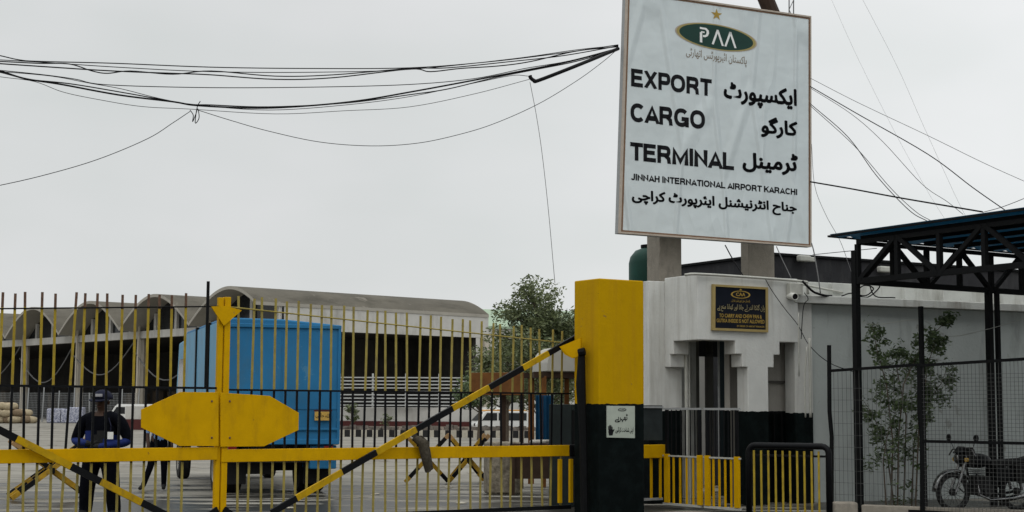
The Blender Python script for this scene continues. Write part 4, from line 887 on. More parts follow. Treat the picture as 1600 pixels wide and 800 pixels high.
# recess behind the second opening: partition, counter ledge
q = MB(); q.prism([fpt(sC + .05, 0, .62), fpt(sG + .95, 0, .62), fpt(sG + .95, 3.09, .62), fpt(sC + .05, 3.09, .62)], eb_ * .15); q.build('partition', two_tone('partition_paint', (.42, .40, .36), (.0025, .0045, .0045), 1.60, (.22, .21, .18), .5), bh)
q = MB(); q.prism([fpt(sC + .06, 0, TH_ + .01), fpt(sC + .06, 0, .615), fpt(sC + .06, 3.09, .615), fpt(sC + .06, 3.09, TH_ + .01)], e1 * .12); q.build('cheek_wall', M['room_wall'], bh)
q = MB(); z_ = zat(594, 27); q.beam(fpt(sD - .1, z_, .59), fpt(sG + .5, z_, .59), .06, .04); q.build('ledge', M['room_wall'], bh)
q = MB(); q.box(fpt(sD + .16, 2.2, .55), (.12, .13, .22), e1); q.build('bracket_block', M['white_paint'], bh)
for x in (1209, 1221, 1233):
    q = MB(); p = fpt(along(BC + eb_ * .5, e1, x), 0, .5); q.beam(p, p + V((0, 0, 1.6)), .03, .03, e1); q.build('window_bar', M['black_dull'], bh)
q = MB(); q.beam(fpt(sD + .02, 1.58, .5), fpt(sG - .02, 1.58, .5), .03, .04); q.build('window_bar', M['black_dull'], bh)

# ------------------------------------------------------------------ long boundary wall running on from the gatehouse
e3 = hdir(25); e3b = V((-e3.y, e3.x, 0))
WS = BC + e1 * (sG + .004) + eb_ * .12
bw = thing('boundary_wall', WS, 'long white wall with shade-grey face and projecting ledge running behind the canopy and motorcycle', 'wall')
wx = along(WS, e3, 1275)
M['pier'] = two_tone('wall_end_paint', (.55, .55, .52), (.0025, .0045, .0045), 1.57, (.30, .28, .25), .6, [((.3, .29, .26), 3, .68)], .4)
q = MB(); q.prism([WS, WS + e3 * (wx - .06), WS + e3 * (wx - .06) + V((0, 0, 3.5)), WS + V((0, 0, 3.5))], e3b * .3); q.build('end_pier', M['pier'], bw, bevel=.01)
WL = 7.5
q = MB(); a = WS + e3 * (wx - .058) + e3b * .05; q.prism([a, a + e3 * WL, a + e3 * WL + V((0, 0, 3.5)), a + V((0, 0, 3.5))], e3b * .25); q.build('wall_face', M['shaded_wall'], bw, bevel=.01)
q = MB(); a = WS - e3 * .08 - e3b * .14; q.prism([a + V((0, 0, 3.503)), a + e3 * (WL + .5) + V((0, 0, 3.503)), a + e3 * (WL + .5) + V((0, 0, 3.64)), a + V((0, 0, 3.64))], e3b * .5); q.build('ledge', M['white_paint'], bw, bevel=.01)
q = MB(); a = WS + e3 * .02 + e3b * .37; q.prism([a + V((0, 0, 3.4)), a + e3 * (WL + .5) + V((0, 0, 3.4)), a + e3 * (WL + .5) + V((0, 0, 3.93)), a + V((0, 0, 3.93))], e3b * .2); q.build('parapet', M['white_paint'], bw, bevel=.01)
for x in (1326, 1440, 1500):
    q = MB(); s_ = along(WS, e3, x); q.box(WS + e3 * s_ + e3b * .32 + V((0, 0, 3.77)), (.22, .12, .3), e3); q.build('parapet_block', M['white_paint'], bw, bevel=.01)
# dark flat-roofed block behind
DC = gp(1212, 31.5); de = hdir(30); deb = V((-de.y, de.x, 0))
db = thing('dark_building', DC, 'dark bitumen clad flat roofed block rising behind the gatehouse', 'building')
q = MB(); zt = zat(397, 31.5); q.prism([DC, DC + de * 12, DC + de * 12 + deb * 4.1, DC + deb * 4.1], V((0, 0, zt))); q.build('wall', M['bitumen'], db, bevel=.02)
q = MB(); q.prism([DC - de * .06 - deb * .06 + V((0, 0, zt + .003)), DC + de * 12 - deb * .06 + V((0, 0, zt + .003)), DC + de * 12 + deb * 4.1 + V((0, 0, zt + .003)), DC - de * .06 + deb * 4.1 + V((0, 0, zt + .003))], V((0, 0, .05))); q.build('roof_edge', M['black_dull'], db)
for x, D_, lab in ((1256, 31.9, 'pale floodlight fixed at the top of the dark block above the gatehouse'), (1381, 33.2, 'round pale floodlight on the dark block seen through the canopy truss')):
    c = on_plane(x, 404 if x < 1300 else 421, DC - deb * .16, -deb); t = thing('floodlight', c, lab, 'light', 'floodlights on the dark block')
    q = MB(); q.box(c, (.3, .14, .13), de); q.build('housing', M['conduit'], t, bevel=.03)
    q = MB(); q.box(c + de * .2 + V((0, 0, -.01)), (.16, .1, .1), de); q.build('shade', M['conduit'], t, bevel=.02)
    q = MB(); q.beam(c + deb * .08, c + deb * .15 + V((0, 0, .06)), .05, .05); q.build('bracket', M['black_dull'], t)

# ------------------------------------------------------------------ green water tank
tc_ = gp(1018, 28.9); z0_ = 3.25; ws = thing('water_tank', tc_ + V((0, 0, z0_)), 'dark green plastic water tank on the roof behind the signboard post', 'tank')
q = MB(); rr = .42; zt = zat(386, 28.9) - z0_
q.lathe(tc_ + V((0, 0, z0_)), (0, 0, 1), [(0, 0), (rr - .04, 0), (rr, .05), (rr, zt - .3), (rr * .93, zt - .18), (rr * .7, zt - .06), (rr * .45, zt - .02), (rr * .42, zt), (0, zt + .02)], 28); q.build('shell', M['tank'], ws, smooth=True)
q = MB(); q.lathe(tc_ + V((0, 0, z0_ + zt)), (0, 0, 1), [(rr * .44, -.02), (rr * .46, 0), (rr * .46, .05), (0, .07)], 20); q.build('lid', M['black_dull'], ws)
q = MB(); q.box(tc_ + V((0, 0, 1.6)), (1.2, 1.2, 3.28), e1); tag(q.build('tank_plinth', M['white_paint']), 'pale plinth block under the green water tank', 'plinth')
# white pipe wall strip between pillar and gatehouse
q = MB(); p = gp(1010.5, 27.6); q.tube([p, p + V((0, 0, zat(440, 27.6)))], .05, 10); tag(q.build('drain_pipe', M['plastic_white']), 'white drain pipe between the pillar and the gatehouse', 'pipe')
c = P(1011, 610, 27.4); ysb = thing('number_board', c, 'tiny yellow board with dark lettering behind the pillar edge', 'sign')
q = MB(); q.box(c, (.14, .02, .26), e1); q.build('plate', M['yellow'], ysb)
q = MB(); Board(c + fnrm * .011, fnrm).lay(q, text_geo('E17'), [(1008, 601), (1014, 601), (1008, 617), (1014, 617)], .003); q.build('lettering', M['ink'], ysb)

# ================================================================== SIGNBOARD
for xf, D_, xl, xr, lab in ((1032, 27.75, 1011.5, 1066.5, 'left'), (1172, 28.75, 1159.5, 1213, 'right')):
    c = gp(xf, D_); s1 = along(c, e1, xr); s2 = along(c, eb_, xl)
    q = MB(); q.prism([c + V((0, 0, 3.26)), c + e1 * s1 + V((0, 0, 3.26)), c + e1 * s1 + eb_ * s2 + V((0, 0, 3.26)), c + eb_ * s2 + V((0, 0, 3.26))], V((0, 0, 5.2)))
    tag(q.build('concrete_post', M['concrete'], bevel=.015), 'square concrete post under the signboard %s' % ('beside the green water tank' if lab == 'left' else 'above the black notice on the gatehouse'), 'post', 'concrete posts carrying the signboard')
dl, dr = 26.9, 28.25
q4 = [P(979, -15.5, dl), P(1267, 25.5, dr), P(966.5, 364.5, dl), P(1267.5, 386, dr)]
n_ = (q4[1] - q4[2]).cross(q4[0] - q4[3]).normalized()
if n_.y > 0: n_ = -n_
cen = sum(q4, V()) / 4
SB = Board(cen, n_)
FR = [(978.5, -16), (1267, 25.5), (966.5, 364.5), (1267.5, 386)]     # outer outline of the face
IN = [(984, -10), (1263.3, 30), (973, 359.5), (1263.5, 381.5)]
sg = thing('signboard', SB.pt(1117, 386, -.1), 'large white signboard of the cargo terminal with English and Urdu lettering on concrete posts', 'sign')
def quadprism(B_, qd, lift, d):
    q = MB(); q.prism([B_.pt(*qd[0], lift), B_.pt(*qd[1], lift), B_.pt(*qd[3], lift), B_.pt(*qd[2], lift)], B_.n * d); return q
quadprism(SB, FR, -.16, .13).build('backing_frame', M['steel'], sg, bevel=.004)
quadprism(SB, IN, -.028, .028).build('sheet', M['vinyl'], sg)
def rim_strip(B_, o, i_, lift, d, mt, name, parent):
    a = [B_.pt(*p_, lift) for p_ in (o[0], o[1], o[3], o[2])]; b = [B_.pt(*p_, lift) for p_ in (i_[0], i_[1], i_[3], i_[2])]
    q = MB()
    for k in range(4): q.prism([a[k], a[(k + 1) % 4], b[(k + 1) % 4], b[k]], B_.n * d)
    q.build(name, mt, parent)
MID = [((a[0] + b[0]) / 2, (a[1] + b[1]) / 2) for a, b in zip(FR, IN)]
rim_strip(SB, FR, MID, -.027, .045, M['tan'], 'edge_strip', sg)
rim_strip(SB, MID, IN, -.027, .032, M['wood_trim'], 'inner_trim', sg)
q = MB()
SB.lay(q, caps('EXPORT', .116, .085), [(986, 106.5), (1112, 124), (986, 135), (1112, 151)])
SB.lay(q, caps('CARGO', .116, .085), [(985, 160.3), (1101.5, 173.5), (985, 189.8), (1101.5, 202.3)])
SB.lay(q, caps('TERMINAL', .116, .085), [(984.7, 221.8), (1146.8, 239.3), (984.7, 250), (1146.8, 266.2)])
SB.lay(q, caps('JINNAH INTERNATIONAL AIRPORT KARACHI', .112), [(986, 270.8), (1245.5, 295.3), (986, 281.2), (1245.5, 305)])
q.build('english_lettering', M['ink'], sg)
q = MB()
SB.lay(q, bold(text_geo(urdu('ایکسپورٹ'), 0, 4), .042), [(1130.6, 126), (1245, 139.5), (1130.6, 163), (1245, 176)])
SB.lay(q, bold(text_geo(urdu('کارگو'), 0, 4), .042), [(1189, 181), (1246, 187), (1189, 214), (1246, 219.5)])
SB.lay(q, bold(text_geo(urdu('ٹرمینل'), 0, 4), .042), [(1160, 235), (1246.5, 241), (1160, 268.5), (1246.5, 275.5)])
SB.lay(q, bold(text_geo(urdu('جناح انٹرنیشنل ایئرپورٹ کراچی'), 0, 4), .042), [(987, 295.5), (1245, 317), (987, 320.5), (1245, 338.5)])
q.build('urdu_lettering', M['ink'], sg)
q = MB(); SB.lay(q, text_geo(urdu('پاکستان ائیرپورٹس اتھارٹی'), .004, 4), [(1072, 73.5), (1166.5, 88), (1072, 90.5), (1166.5, 105.5)]); q.build('small_lettering', M['brown_print'], sg)
OV = [(1054.5, 27), (1183, 48.5), (1054.5, 67.5), (1183, 89)]
q = MB(); SB.lay(q, ring(1.0, .965), OV, .004, 1, False); SB.lay(q, ring(.967, .90), OV, .005, 0, False); SB.lay(q, disc(.905), OV, .004, 2, False); q.build('emblem', [M['rim'], M['tan'], M['green']], sg)
q = MB(); SB.lay(q, star(), [(1110.5, 12.5), (1128.5, 15), (1110.5, 31), (1128.5, 33.5)], .005, 0, False); q.build('star', M['gold'], sg)
paa = ([], [])
def st_add(pts, t):
    a, b = stroke(pts, t); k = len(paa[0]); paa[0].extend([(x, min(1, max(0, y))) for x, y in a]); paa[1].extend([tuple(i + k for i in f) for f in b])
st_add([(.0, .93), (.30, .93), (.40, .82), (.41, .68), (.36, .52), (.26, .44), (.16, .44)], .062); st_add([(.06, 0), (.06, .66)], .062); st_add([(.06, .69), (.24, .69)], .045)
for o_ in (.66, 1.32): st_add([(o_, 0), (o_ + .27, 1.0)], .055); st_add([(o_ + .25, 1.0), (o_ + .53, 0)], .055)
paa = ([(x / 1.85, y) for x, y in paa[0]], paa[1])
q = MB(); SB.lay(q, paa, [(1093.2, 42), (1150.5, 51.5), (1093.2, 66), (1150.5, 75.8)], .008, 0, True); q.build('emblem_lettering', M['white_print'], sg)
# leaning pole and mast above the sign
q = MB(); q.tube([P(1222, 60, 29.4), P(1193, -10, 29.4), P(1165, -70, 29.4)], [.16, .155, .15], 10); q.build
tag(q.build('utility_pole', M['wood_dark']), 'leaning dark utility pole poking up behind the signboard', 'pole')
q = MB()
for x in (1233, 1240): q.tube([P(x, 60, 29.8), P(x, -60, 29.8)], .012, 5)
for k in range(8): q.tube([P(1233 if k % 2 else 1240, 60 - 15 * k, 29.8), P(1240 if k % 2 else 1233, 45 - 15 * k, 29.8)], .007, 4)
tag(q.build('antenna_mast', M['cable_grey']), 'thin lattice antenna mast poking up behind the signboard', 'mast')

# ------------------------------------------------------------------ black notice on the gatehouse
NB = Board(BC + fnrm * .045, fnrm)
OUT = [(1113.5, 444), (1199.5, 449), (1113, 516), (1199.8, 519.5)]; INN = [(1117.3, 447.6), (1196, 452.2), (1117, 512.3), (1196.3, 515.4)]
ns = thing('notice_sign', NB.pt(1157, 518, 0), 'black notice in gold frame about carrying and chewing pan, on the gatehouse wall', 'sign')
quadprism(NB, INN, -.04, .04).build('panel', M['navy'], ns)
rim_strip(NB, OUT, INN, -.04, .055, mat('gold_frame', (.33, .25, .10), .45, .15, 8), 'frame', ns)
q = MB(); z8 = lambda x, y: (1100 + x / 8, 430 + y / 8)
def zq(x0, y0, x1, y1, sl=.04): return [z8(x0, y0), z8(x1, y0 + (x1 - x0) * sl), z8(x0, y1), z8(x1, y1 + (x1 - x0) * sl)]
NB.lay(q, ring(1, .84, 30), zq(335, 190, 578, 286), .003, 0, False)
NB.lay(q, star(), zq(438, 162, 476, 197), .003, 0, False)
NB.lay(q, text_geo('CAA', .02), zq(400, 216, 515, 260), .003)
NB.lay(q, text_geo(urdu('پاکستان سول ایوی ایشن اتھارٹی'), .0), zq(340, 296, 575, 340), .003)
q.build('emblem', M['gold'], ns)
q = MB(); NB.lay(q, bold(text_geo(urdu('پان گٹکا اندر لے جانا اور کھانا منع ہے')), .014), zq(165, 345, 757, 450), .003); q.build('urdu_lettering', mat('pale_gold_print', (.55, .47, .25), .5), ns)
q = MB(); NB.lay(q, text_geo('TO CARRY AND CHEW PAN &', .02), zq(190, 478, 722, 526, .035), .003); NB.lay(q, text_geo('GUTKA INSIDE IS NOT ALLOWED', .02), zq(157, 541, 755, 588, .03), .003); NB.lay(q, text_geo('BY ORDER OF AIRPORT MANAGER', .01), zq(412, 624, 755, 646, .03), .003); q.build('english_lettering', M['gold'], ns)

# ------------------------------------------------------------------ camera, conduits, pipes on the gatehouse
c = NB.pt(1231.5, 464, .16); cc = thing('security_camera', c, 'white bullet security camera with black lens on the gatehouse wall', 'camera')
cdn = (fnrm + V((-.25, 0, -.12))).normalized()
q = MB(); q.lathe(c, cdn, [(0, -.2), (.06, -.19), (.065, .05), (.06, .07), (.052, .07), (.052, .045)], 18); q.build('body', M['plastic_white'], cc)
q = MB(); q.lathe(c, cdn, [(.052, .046), (0, .05)], 18); q.build('lens', M['ink'], cc)
q = MB(); q.beam(c - cdn * .12, c - cdn * .12 + V((0, 0, .12)) - fnrm * .1, .04, .04); q.box(NB.pt(1240, 452, .03), (.28, .1, .2), e1); q.build('bracket', M['conduit'], cc, bevel=.006)
def cable(name, pts, r_, label, mt='cable', group=None, cat='cable', n=5):
    sm = []
    pv = [V(p_) for p_ in pts]; ext = [pv[0] * 2 - pv[1]] + pv + [pv[-1] * 2 - pv[-2]]
    for i_ in range(len(pv) - 1):
        p0, p1, p2, p3 = ext[i_:i_ + 4]
        for k in range(6):
            t = k / 6; sm.append(.5 * ((2 * p1) + (p2 - p0) * t + (2 * p0 - 5 * p1 + 4 * p2 - p3) * t * t + (3 * p1 - p0 - 3 * p2 + p3) * t ** 3))
    sm.append(pv[-1]); q = MB(); q.tube(sm, r_, n); return tag(q.build(name, M[mt], smooth=True), label, cat, group)
cable('conduit_pipe', [NB.pt(1070, 429.5, .0), NB.pt(1090, 428.5, .03), NB.pt(1180, 434, .03), NB.pt(1252, 440, .03), NB.pt(1259, 444, .03), NB.pt(1261, 460, .03)], .024, 'pale conduit pipe running along the parapet of the gatehouse', 'conduit', cat='pipe')
cable('conduit_pipe', [NB.pt(1262, 441, -.3), NB.pt(1300, 448, -.35), NB.pt(1336, 455, -.35)], .022, 'pale conduit pipe above the ledge beside the canopy post', 'conduit', cat='pipe')
cable('cable', [NB.pt(1193, 433, .02), NB.pt(1205, 455, .03), NB.pt(1225, 483, .03), NB.pt(1245, 508, .03), NB.pt(1262, 540, .05), NB.pt(1280, 568, .3), NB.pt(1296, 585, .8)], .007, 'thin dark cable drooping across the gatehouse front from beside the black notice', 'cable')
cable('cable', [NB.pt(1248, 440, .1), NB.pt(1262, 455, .12), NB.pt(1275, 459, .05), NB.pt(1290, 462, .0), NB.pt(1302, 462, -.05)], .022, 'thick black cable knot lying on the ledge near the security camera')
cable('cable', [NB.pt(1250, 458, .12), NB.pt(1256, 468, .12), NB.pt(1251, 480, .08), NB.pt(1249, 530, .05)], .008, 'short dark cable hanging from the conduit box beside the security camera')
cable('wall_pipe', [gp(1266.5, 26.35) + V((0, 0, 1.5)), gp(1266.5, 26.35) + V((0, 0, 2.1)), gp(1266.5, 26.35) + V((0, 0, 2.85))], .025, 'pale pipe on the end pier beside the second opening', 'conduit', cat='pipe')
cable('wall_pipe', [gp(1258.5, 26.3) + V((0, 0, 1.5)), gp(1258, 26.3) + V((0, 0, 2.1)), gp(1262, 26.3) + V((0, 0, 2.7))], .014, 'thin bent pale pipe on the end pier of the wall', 'conduit', cat='pipe')
cable('wall_pipe', [gp(1249.5, 26.6) + V((0, 0, 2.2)), gp(1249.5, 26.6) + V((0, 0, 3.3))], .012, 'thin pale pipe under the ledge near the security camera', 'conduit', cat='pipe')
for x, lab, rr, D_, z1_ in ((1072.5, 'pale upright pipe just inside the gatehouse opening', .03, 26.9, 2.78), (1077, 'thinner pale upright pipe inside the gatehouse opening beside its twin', .018, 26.95, 2.78), (1123.5, 'single grey upright pole inside the gatehouse in front of the teal door', .02, 27.3, 3.05)):
    p = gp(x, D_); q = MB(); q.tube([p, p + V((0, 0, z1_))], rr, 8); tag(q.build('upright_pipe', M['conduit'] if rr != .02 else M['steel']), lab, 'pipe')

# ------------------------------------------------------------------ pedestrian gate in front of the gatehouse
PA, PB = gp(1156, 24.3), gp(1036, 25.75)
pd = (PA - PB).normalized(); PLn = (PA - PB).length; pnn = V((pd.y, -pd.x, 0))
def pq(u, z, o=0): return PB + pd * u + pnn * o + V((0, 0, z))
um = along(PB, pd, 1098)
zy = .86; zb = .07
for (u0, u1, lab, stiles) in ((0.0, um - .05, 'far narrow pedestrian gate leaf, black above and yellow barred below', (1042, 1093)), (um + .03, PLn, 'near narrow pedestrian gate leaf, black above and yellow barred below', (1105, 1151))):
    t = thing('pedestrian_gate', pq(u0, 0), ('pedestrian gate leaf beside the pillar, black rods above yellow bars' if u0 == 0 else 'pedestrian gate leaf beside the black crowd barrier, black rods above yellow bars'), 'gate', 'leaves of the pedestrian gate')
    L_ = u1 - u0
    for z, hh, mt in ((1.635, .035, 'steel'), (zy, .025, 'conduit'), (zb, .035, 'conduit')):
        q = MB(); q.beam(pq(u0, z), pq(u1, z), .04, hh); q.build('rail', M[mt], t)
    for x in stiles:
        uu = along(PB, pd, x); q = MB(); q.beam(pq(uu, zb + .02, .004), pq(uu, zy + .03, .004), .05, .10, pd); q.build('stile', M['yellow'], t, bevel=.005)
        q = MB(); q.beam(pq(uu, zy + .03), pq(uu, 1.62), .045, .05, pd); q.build('upper_stile', M['black'], t)
    ua, ub = along(PB, pd, stiles[0]), along(PB, pd, stiles[1])
    for k in range(1, 5):
        uu = lerp(ua, ub, k / 5); q = MB(); q.beam(pq(uu, zb + .02), pq(uu, zy - .012), .014, .04, pd); q.build('bar', M['yellow'], t)
    for k in range(1, 7):
        uu = lerp(ua, ub, k / 7); q = MB(); q.beam(pq(uu, zy + .013), pq(uu, 1.618), .016, .016, pd); q.build('rod', M['black'], t)
# dark grey sheet fence closing the gap between pillar and gatehouse
p0, p1 = gp(1000, 25.6), gp(1034, 25.9); t = thing('side_fence', p0, 'short fence panel with yellow box between the pillar and the pedestrian gate', 'fence')
dd = (p1 - p0); fn_ = V((dd.y, -dd.x, 0)).normalized()
q = MB(); q.beam(p0 + V((0, 0, 1.4)), p1 + V((0, 0, 1.4)), .03, .58); q.build('sheet', mat('dark_green_grey_sheet', (.025, .032, .033), .6, .3, 6), t)
q = MB(); q.beam(p0 + V((0, 0, 1.66)) + fn_ * .03, p1 + V((0, 0, 1.66)) + fn_ * .03, .03, .03); q.build('rail', M['steel'], t)
q = MB(); q.beam(p0 + fn_ * .05 + V((0, 0, .93)), p1 + fn_ * .05 + V((0, 0, .93)), .12, .22); q.build('box', M['yellow'], t, bevel=.01)
for x in (1014, 1028):
    q = MB(); p = gp(x, 25.8) + fn_ * .05; q.beam(p + V((0, 0, .16)), p + V((0, 0, .82)), .03, .035, dd.normalized()); q.build('bar', M['yellow'], t)
q = MB(); q.beam(p0 + V((0, 0, .14)), p1 + V((0, 0, .14)), .04, .04); q.build('rail', M['steel'], t)

# ------------------------------------------------------------------ crowd barrier
K0, K1 = gp(1166, 22.3), gp(1297, 21.7); kd_ = (K1 - K0).normalized(); KL = (K1 - K0).length; kn_ = V((kd_.y, -kd_.x, 0))
cb_ = thing('crowd_barrier', K0, 'black tubular crowd barrier with yellow upright bars in front of the gatehouse', 'barrier')
kz = 1.12
def kq(u, z, o=0): return K0 + kd_ * u + kn_ * o + V((0, 0, z))
q = MB(); rc = .1
pts = [kq(.03, .0), kq(.03, kz - rc)] + [kq(.03 + rc - rc * math.cos(a), kz - rc + rc * math.sin(a)) for a in (.4, .8, 1.2, 1.57)] + [kq(KL - .03 - rc + rc * math.sin(a), kz - rc + rc * math.cos(a)) for a in (0, .4, .8, 1.2, 1.57)] + [kq(KL - .03, .0)]
q.tube(pts, .045, 10); q.build('frame', M['black'], cb_, smooth=True)
for z in (.98, .12):
    q = MB(); q.beam(kq(.05, z), kq(KL - .05, z), .03, .03); q.build('rail', M['black'], cb_)
for k in range(10):
    q = MB(); u_ = along(K0, kd_, 1178 + k * 11.2); q.beam(kq(u_, .12, .02), kq(u_, 1.05, .02), .014, .028, kd_); q.build('bar', M['bar_yellow'], cb_)
for u_ in (.1, KL - .1):
    q = MB(); q.beam(kq(u_, .03, -.28), kq(u_, .03, .28), .05, .04); q.build('foot', M['black'], cb_)

# ================================================================== CANOPY ON TRUSSES
CP = gp(1340.5, 25.0); ca = hdir(-60); cbv = hdir(33); ZB, ZTp = 3.72, 4.36
cn = thing('canopy', CP, 'black steel truss canopy with blue roof sheets in front of the boundary wall', 'canopy')
CA, CB = 9.0, 6.5  # roof run lengthened out of view to keep sky light off the wall
for (o_, nm) in ((CP, 'corner'), (CP + cbv * along(CP, cbv, 1549), 'mid')):
    q = MB(); q.box(o_ + V((0, 0, (ZB + (.5 if nm == 'corner' else 0)) / 2)), (.10, .10, ZB + (.5 if nm == 'corner' else 0)), ca); q.build('post', M['black_dull'], cn)
q = MB(); o_ = CP + cbv * along(CP, cbv, 1562); q.box(o_ + V((0, 0, ZB / 2)), (.07, .07, ZB), ca); q.build('post', M['black_dull'], cn)
q = MB(); o_ = gp(1442, 24.6); q.box(o_ + V((0, 0, 1.65)), (.06, .06, 3.28), ca); q.build('post', M['black_dull'], cn)
def truss(o_, d, ln, nbay, name):
    q = MB(); up = V((0, 0, 1))
    q.beam(o_ + up * ZTp, o_ + d * ln + up * ZTp, .07, .065); q.beam(o_ + up * ZB, o_ + d * ln + up * ZB, .08, .09)
    st_ = ln / nbay
    for k in range(nbay + 1): q.beam(o_ + d * st_ * k + up * (ZB + .045), o_ + d * st_ * k + up * (ZTp - .035), .075, .075, d)
    for k in range(nbay):
        a, b = (ZB, ZTp) if k % 2 == 0 else (ZTp, ZB)
        sg_ = d.cross(up) * .008
        q.beam(o_ + d * (st_ * k + .03) + up * a + sg_, o_ + d * (st_ * (k + 1) - .03) + up * b + sg_, .07, .07, d.cross(up))
    q.build(name, M['black_dull'], cn)
truss(CP + ca * .06, ca, CA, 10, 'truss'); truss(CP + cbv * .06, cbv, CB, 8, 'truss'); 
q = MB()
for k in range(9): o_ = CP + cbv * (.15 + k * .75); q.beam(o_ + V((0, 0, ZTp + .08)), o_ + ca * CA + V((0, 0, ZTp + .08)), .05, .07)
q.build('purlin', M['black_dull'], cn)
q = MB(); r0 = CP - cbv * .1 - ca * .5 + V((0, 0, ZTp + .15)); n = 60; LB_ = CB + .6
vs_ = []
for k in range(n + 1):
    for d in (0, CA + .5): vs_.append(r0 + cbv * LB_ * k / n + ca * d + V((0, 0, .02 * math.cos(k * 1.7))))
q.add(vs_, [(2 * k, 2 * k + 2, 2 * k + 3, 2 * k + 1) for k in range(n)])
shm = bpy.data.materials.new('blue_fibreglass_sheet'); shm.use_nodes = True; nn = shm.node_tree.nodes; ll = shm.node_tree.links
tr = nn.new('ShaderNodeBsdfTranslucent'); tr.inputs[0].default_value = (.04, .16, .23, 1); ms = nn.new('ShaderNodeMixShader'); ms.inputs[0].default_value = .6
nzz = nn.new('ShaderNodeTexNoise'); nzz.inputs['Scale'].default_value = 2; rmp = nn.new('ShaderNodeValToRGB'); rmp.color_ramp.elements[0].color = (.015, .07, .11, 1); rmp.color_ramp.elements[1].color = (.05, .17, .25, 1); ll.new(nzz.outputs[0], rmp.inputs[0]); ll.new(rmp.outputs[0], nn['Principled BSDF'].inputs[0])
ll.new(nn['Principled BSDF'].outputs[0], ms.inputs[1]); ll.new(tr.outputs[0], ms.inputs[2]); ll.new(ms.outputs[0], nn['Material Output'].inputs[0])
o = q.build('roof_sheet', shm, cn); o.modifiers.new('t', 'SOLIDIFY').thickness = .006
q = MB(); e_ = CP - ca * .52 - cbv * .12 + V((0, 0, ZTp + .14)); q.beam(e_ , e_ + ca * (CA + .5), .03, .03); q.beam(e_ + cbv * .02, e_ + cbv * LB_, .03, .03); q.build('roof_edge', M['black_dull'], cn)

# ------------------------------------------------------------------ wire mesh fence under the canopy
A1, M1, B1 = gp(1297, 25.2), gp(1438, 24.2), gp(1625, 22.9)
wf = thing('mesh_fence', A1, 'wire mesh fence in black angle frames in front of the plant and motorcycle', 'fence')
for k, (a, b, ta, tb_, sp) in enumerate(((A1, M1, 580, 571, .075), (M1, B1, 571, 560, .062))):
    za, zb2 = P(0, 0, 1).z * 0 + 1.65 + (636 + 2.6 - ta) * a.y / 2400, 1.65 + (636 + 4 - tb_) * b.y / 2400
    zm = 1.65 - (690 - 639) * (a.y + b.y) / 2 / 2400
    d = (b - a); ln = d.length; d = d / ln
    for r0_, r1_ in ((za, zb2), (.06, .06)) + (((zm, zm),) if k else ()):
        q = MB(); q.beam(a + V((0, 0, r0_)), b + V((0, 0, r1_)), .04, .045); q.build('rail', M['black_dull'], wf)
    q = MB()
    for j in range(1, int(ln / sp)):
        s_ = j * sp; q.beam(a + d * s_ + V((0, 0, .08)), a + d * s_ + V((0, 0, lerp(za, zb2, s_ / ln) - .02)), .0045, .0045, d)
    stz = .19 if k == 0 else .062
    for j in range(1, int((min(za, zb2) - .1) / stz)): q.beam(a + V((0, 0, .08 + j * stz)), b + V((0, 0, .08 + j * stz)), .0045, .0045)
    q.build('wire_mesh', mat('fence_wire_%s' % ('coarse' if k == 0 else 'fine'), (.09, .093, .09), .6), wf)
    for j, p in enumerate((a, b)):
        if k and not j: continue
        zt = (za if j == 0 else zb2) + (.42 if (k == 0 and j == 0) else 0)
        q = MB(); q.tube([p, p + V((.02, 0, 1.2)), p + V((-.01, 0, 1.6)), p + V((0, 0, zt))], .035 if (k == 0 and j == 0) else .04, 7); q.build('post', M['black_dull'], wf)
q = MB(); a = gp(1345, 24.6); b = gp(1640, 23.2); q.beam(a + V((0, 0, .06)) + V((.05, .18, 0)), b + V((0, 0, .06)) + V((.05, .18, 0)), .2, .14); structure(q, 'kerb', M['concrete'], bevel=.015)
for x, w_, h_, lab in ((1318, .36, .2, 'rough concrete block on the ground under the wire mesh fence'), ):
    q = MB(); q.box(gp(x, 24.3) + V((0, 0, h_ / 2)), (w_, .3, h_), hdir(-5)); tag(q.build('concrete_block', M['concrete'], bevel=.03), lab, 'block')

# ------------------------------------------------------------------ plant behind the fence
P0 = gp(1418, 25.6); pt_ = thing('climbing_shrub', P0, 'tall thin stemmed leafy shrub growing behind the wire mesh fence', 'shrub')
sb_ = MB(); lb = MB()
stems = [((1392, 790), (1395, 690), (1385, 600), (1370, 545), (1362, 505)), ((1402, 790), (1404, 680), (1412, 600), (1440, 540), (1470, 510), (1478, 500)), ((1412, 790), (1416, 650), (1400, 570), (1405, 540)), ((1424, 790), (1428, 690), (1440, 640), (1470, 600), (1482, 570)), ((1398, 790), (1385, 700), (1365, 650), (1352, 630)), ((1430, 790), (1436, 660), (1450, 570), (1462, 530)), ((1385, 795), (1380, 720), (1390, 660))]
for s_ in stems:
    dd_ = 25.4 + random.uniform(-.25, .35); pts = [P(x, y, dd_ + random.uniform(-.1, .1)) for x, y in s_]; pts[0].z = 0
    sb_.tube(pts, [.016 - .012 * k / (len(pts) - 1) for k in range(len(pts))], 5)
    for k in range(len(pts) - 1):
        if pts[k + 1].z < .75: continue
        for j in range(7):
            c = pts[k].lerp(pts[k + 1], random.uniform(.15, 1.05))
            if c.z < .65 and random.random() < .7: continue
            leaves(lb, c + V((random.uniform(-.16, .16), random.uniform(-.15, .15), random.uniform(-.12, .12))), (.11, .1, .08), 30 if pts[k].z > 1.1 else 13, .045)
    leaves(lb, pts[-1], (.14, .12, .14), 30, .03)
for k in range(17): leaves(lb, P(random.uniform(1360, 1445), random.uniform(560, 730), 25.5), (.18, .15, .16), 70, .042)
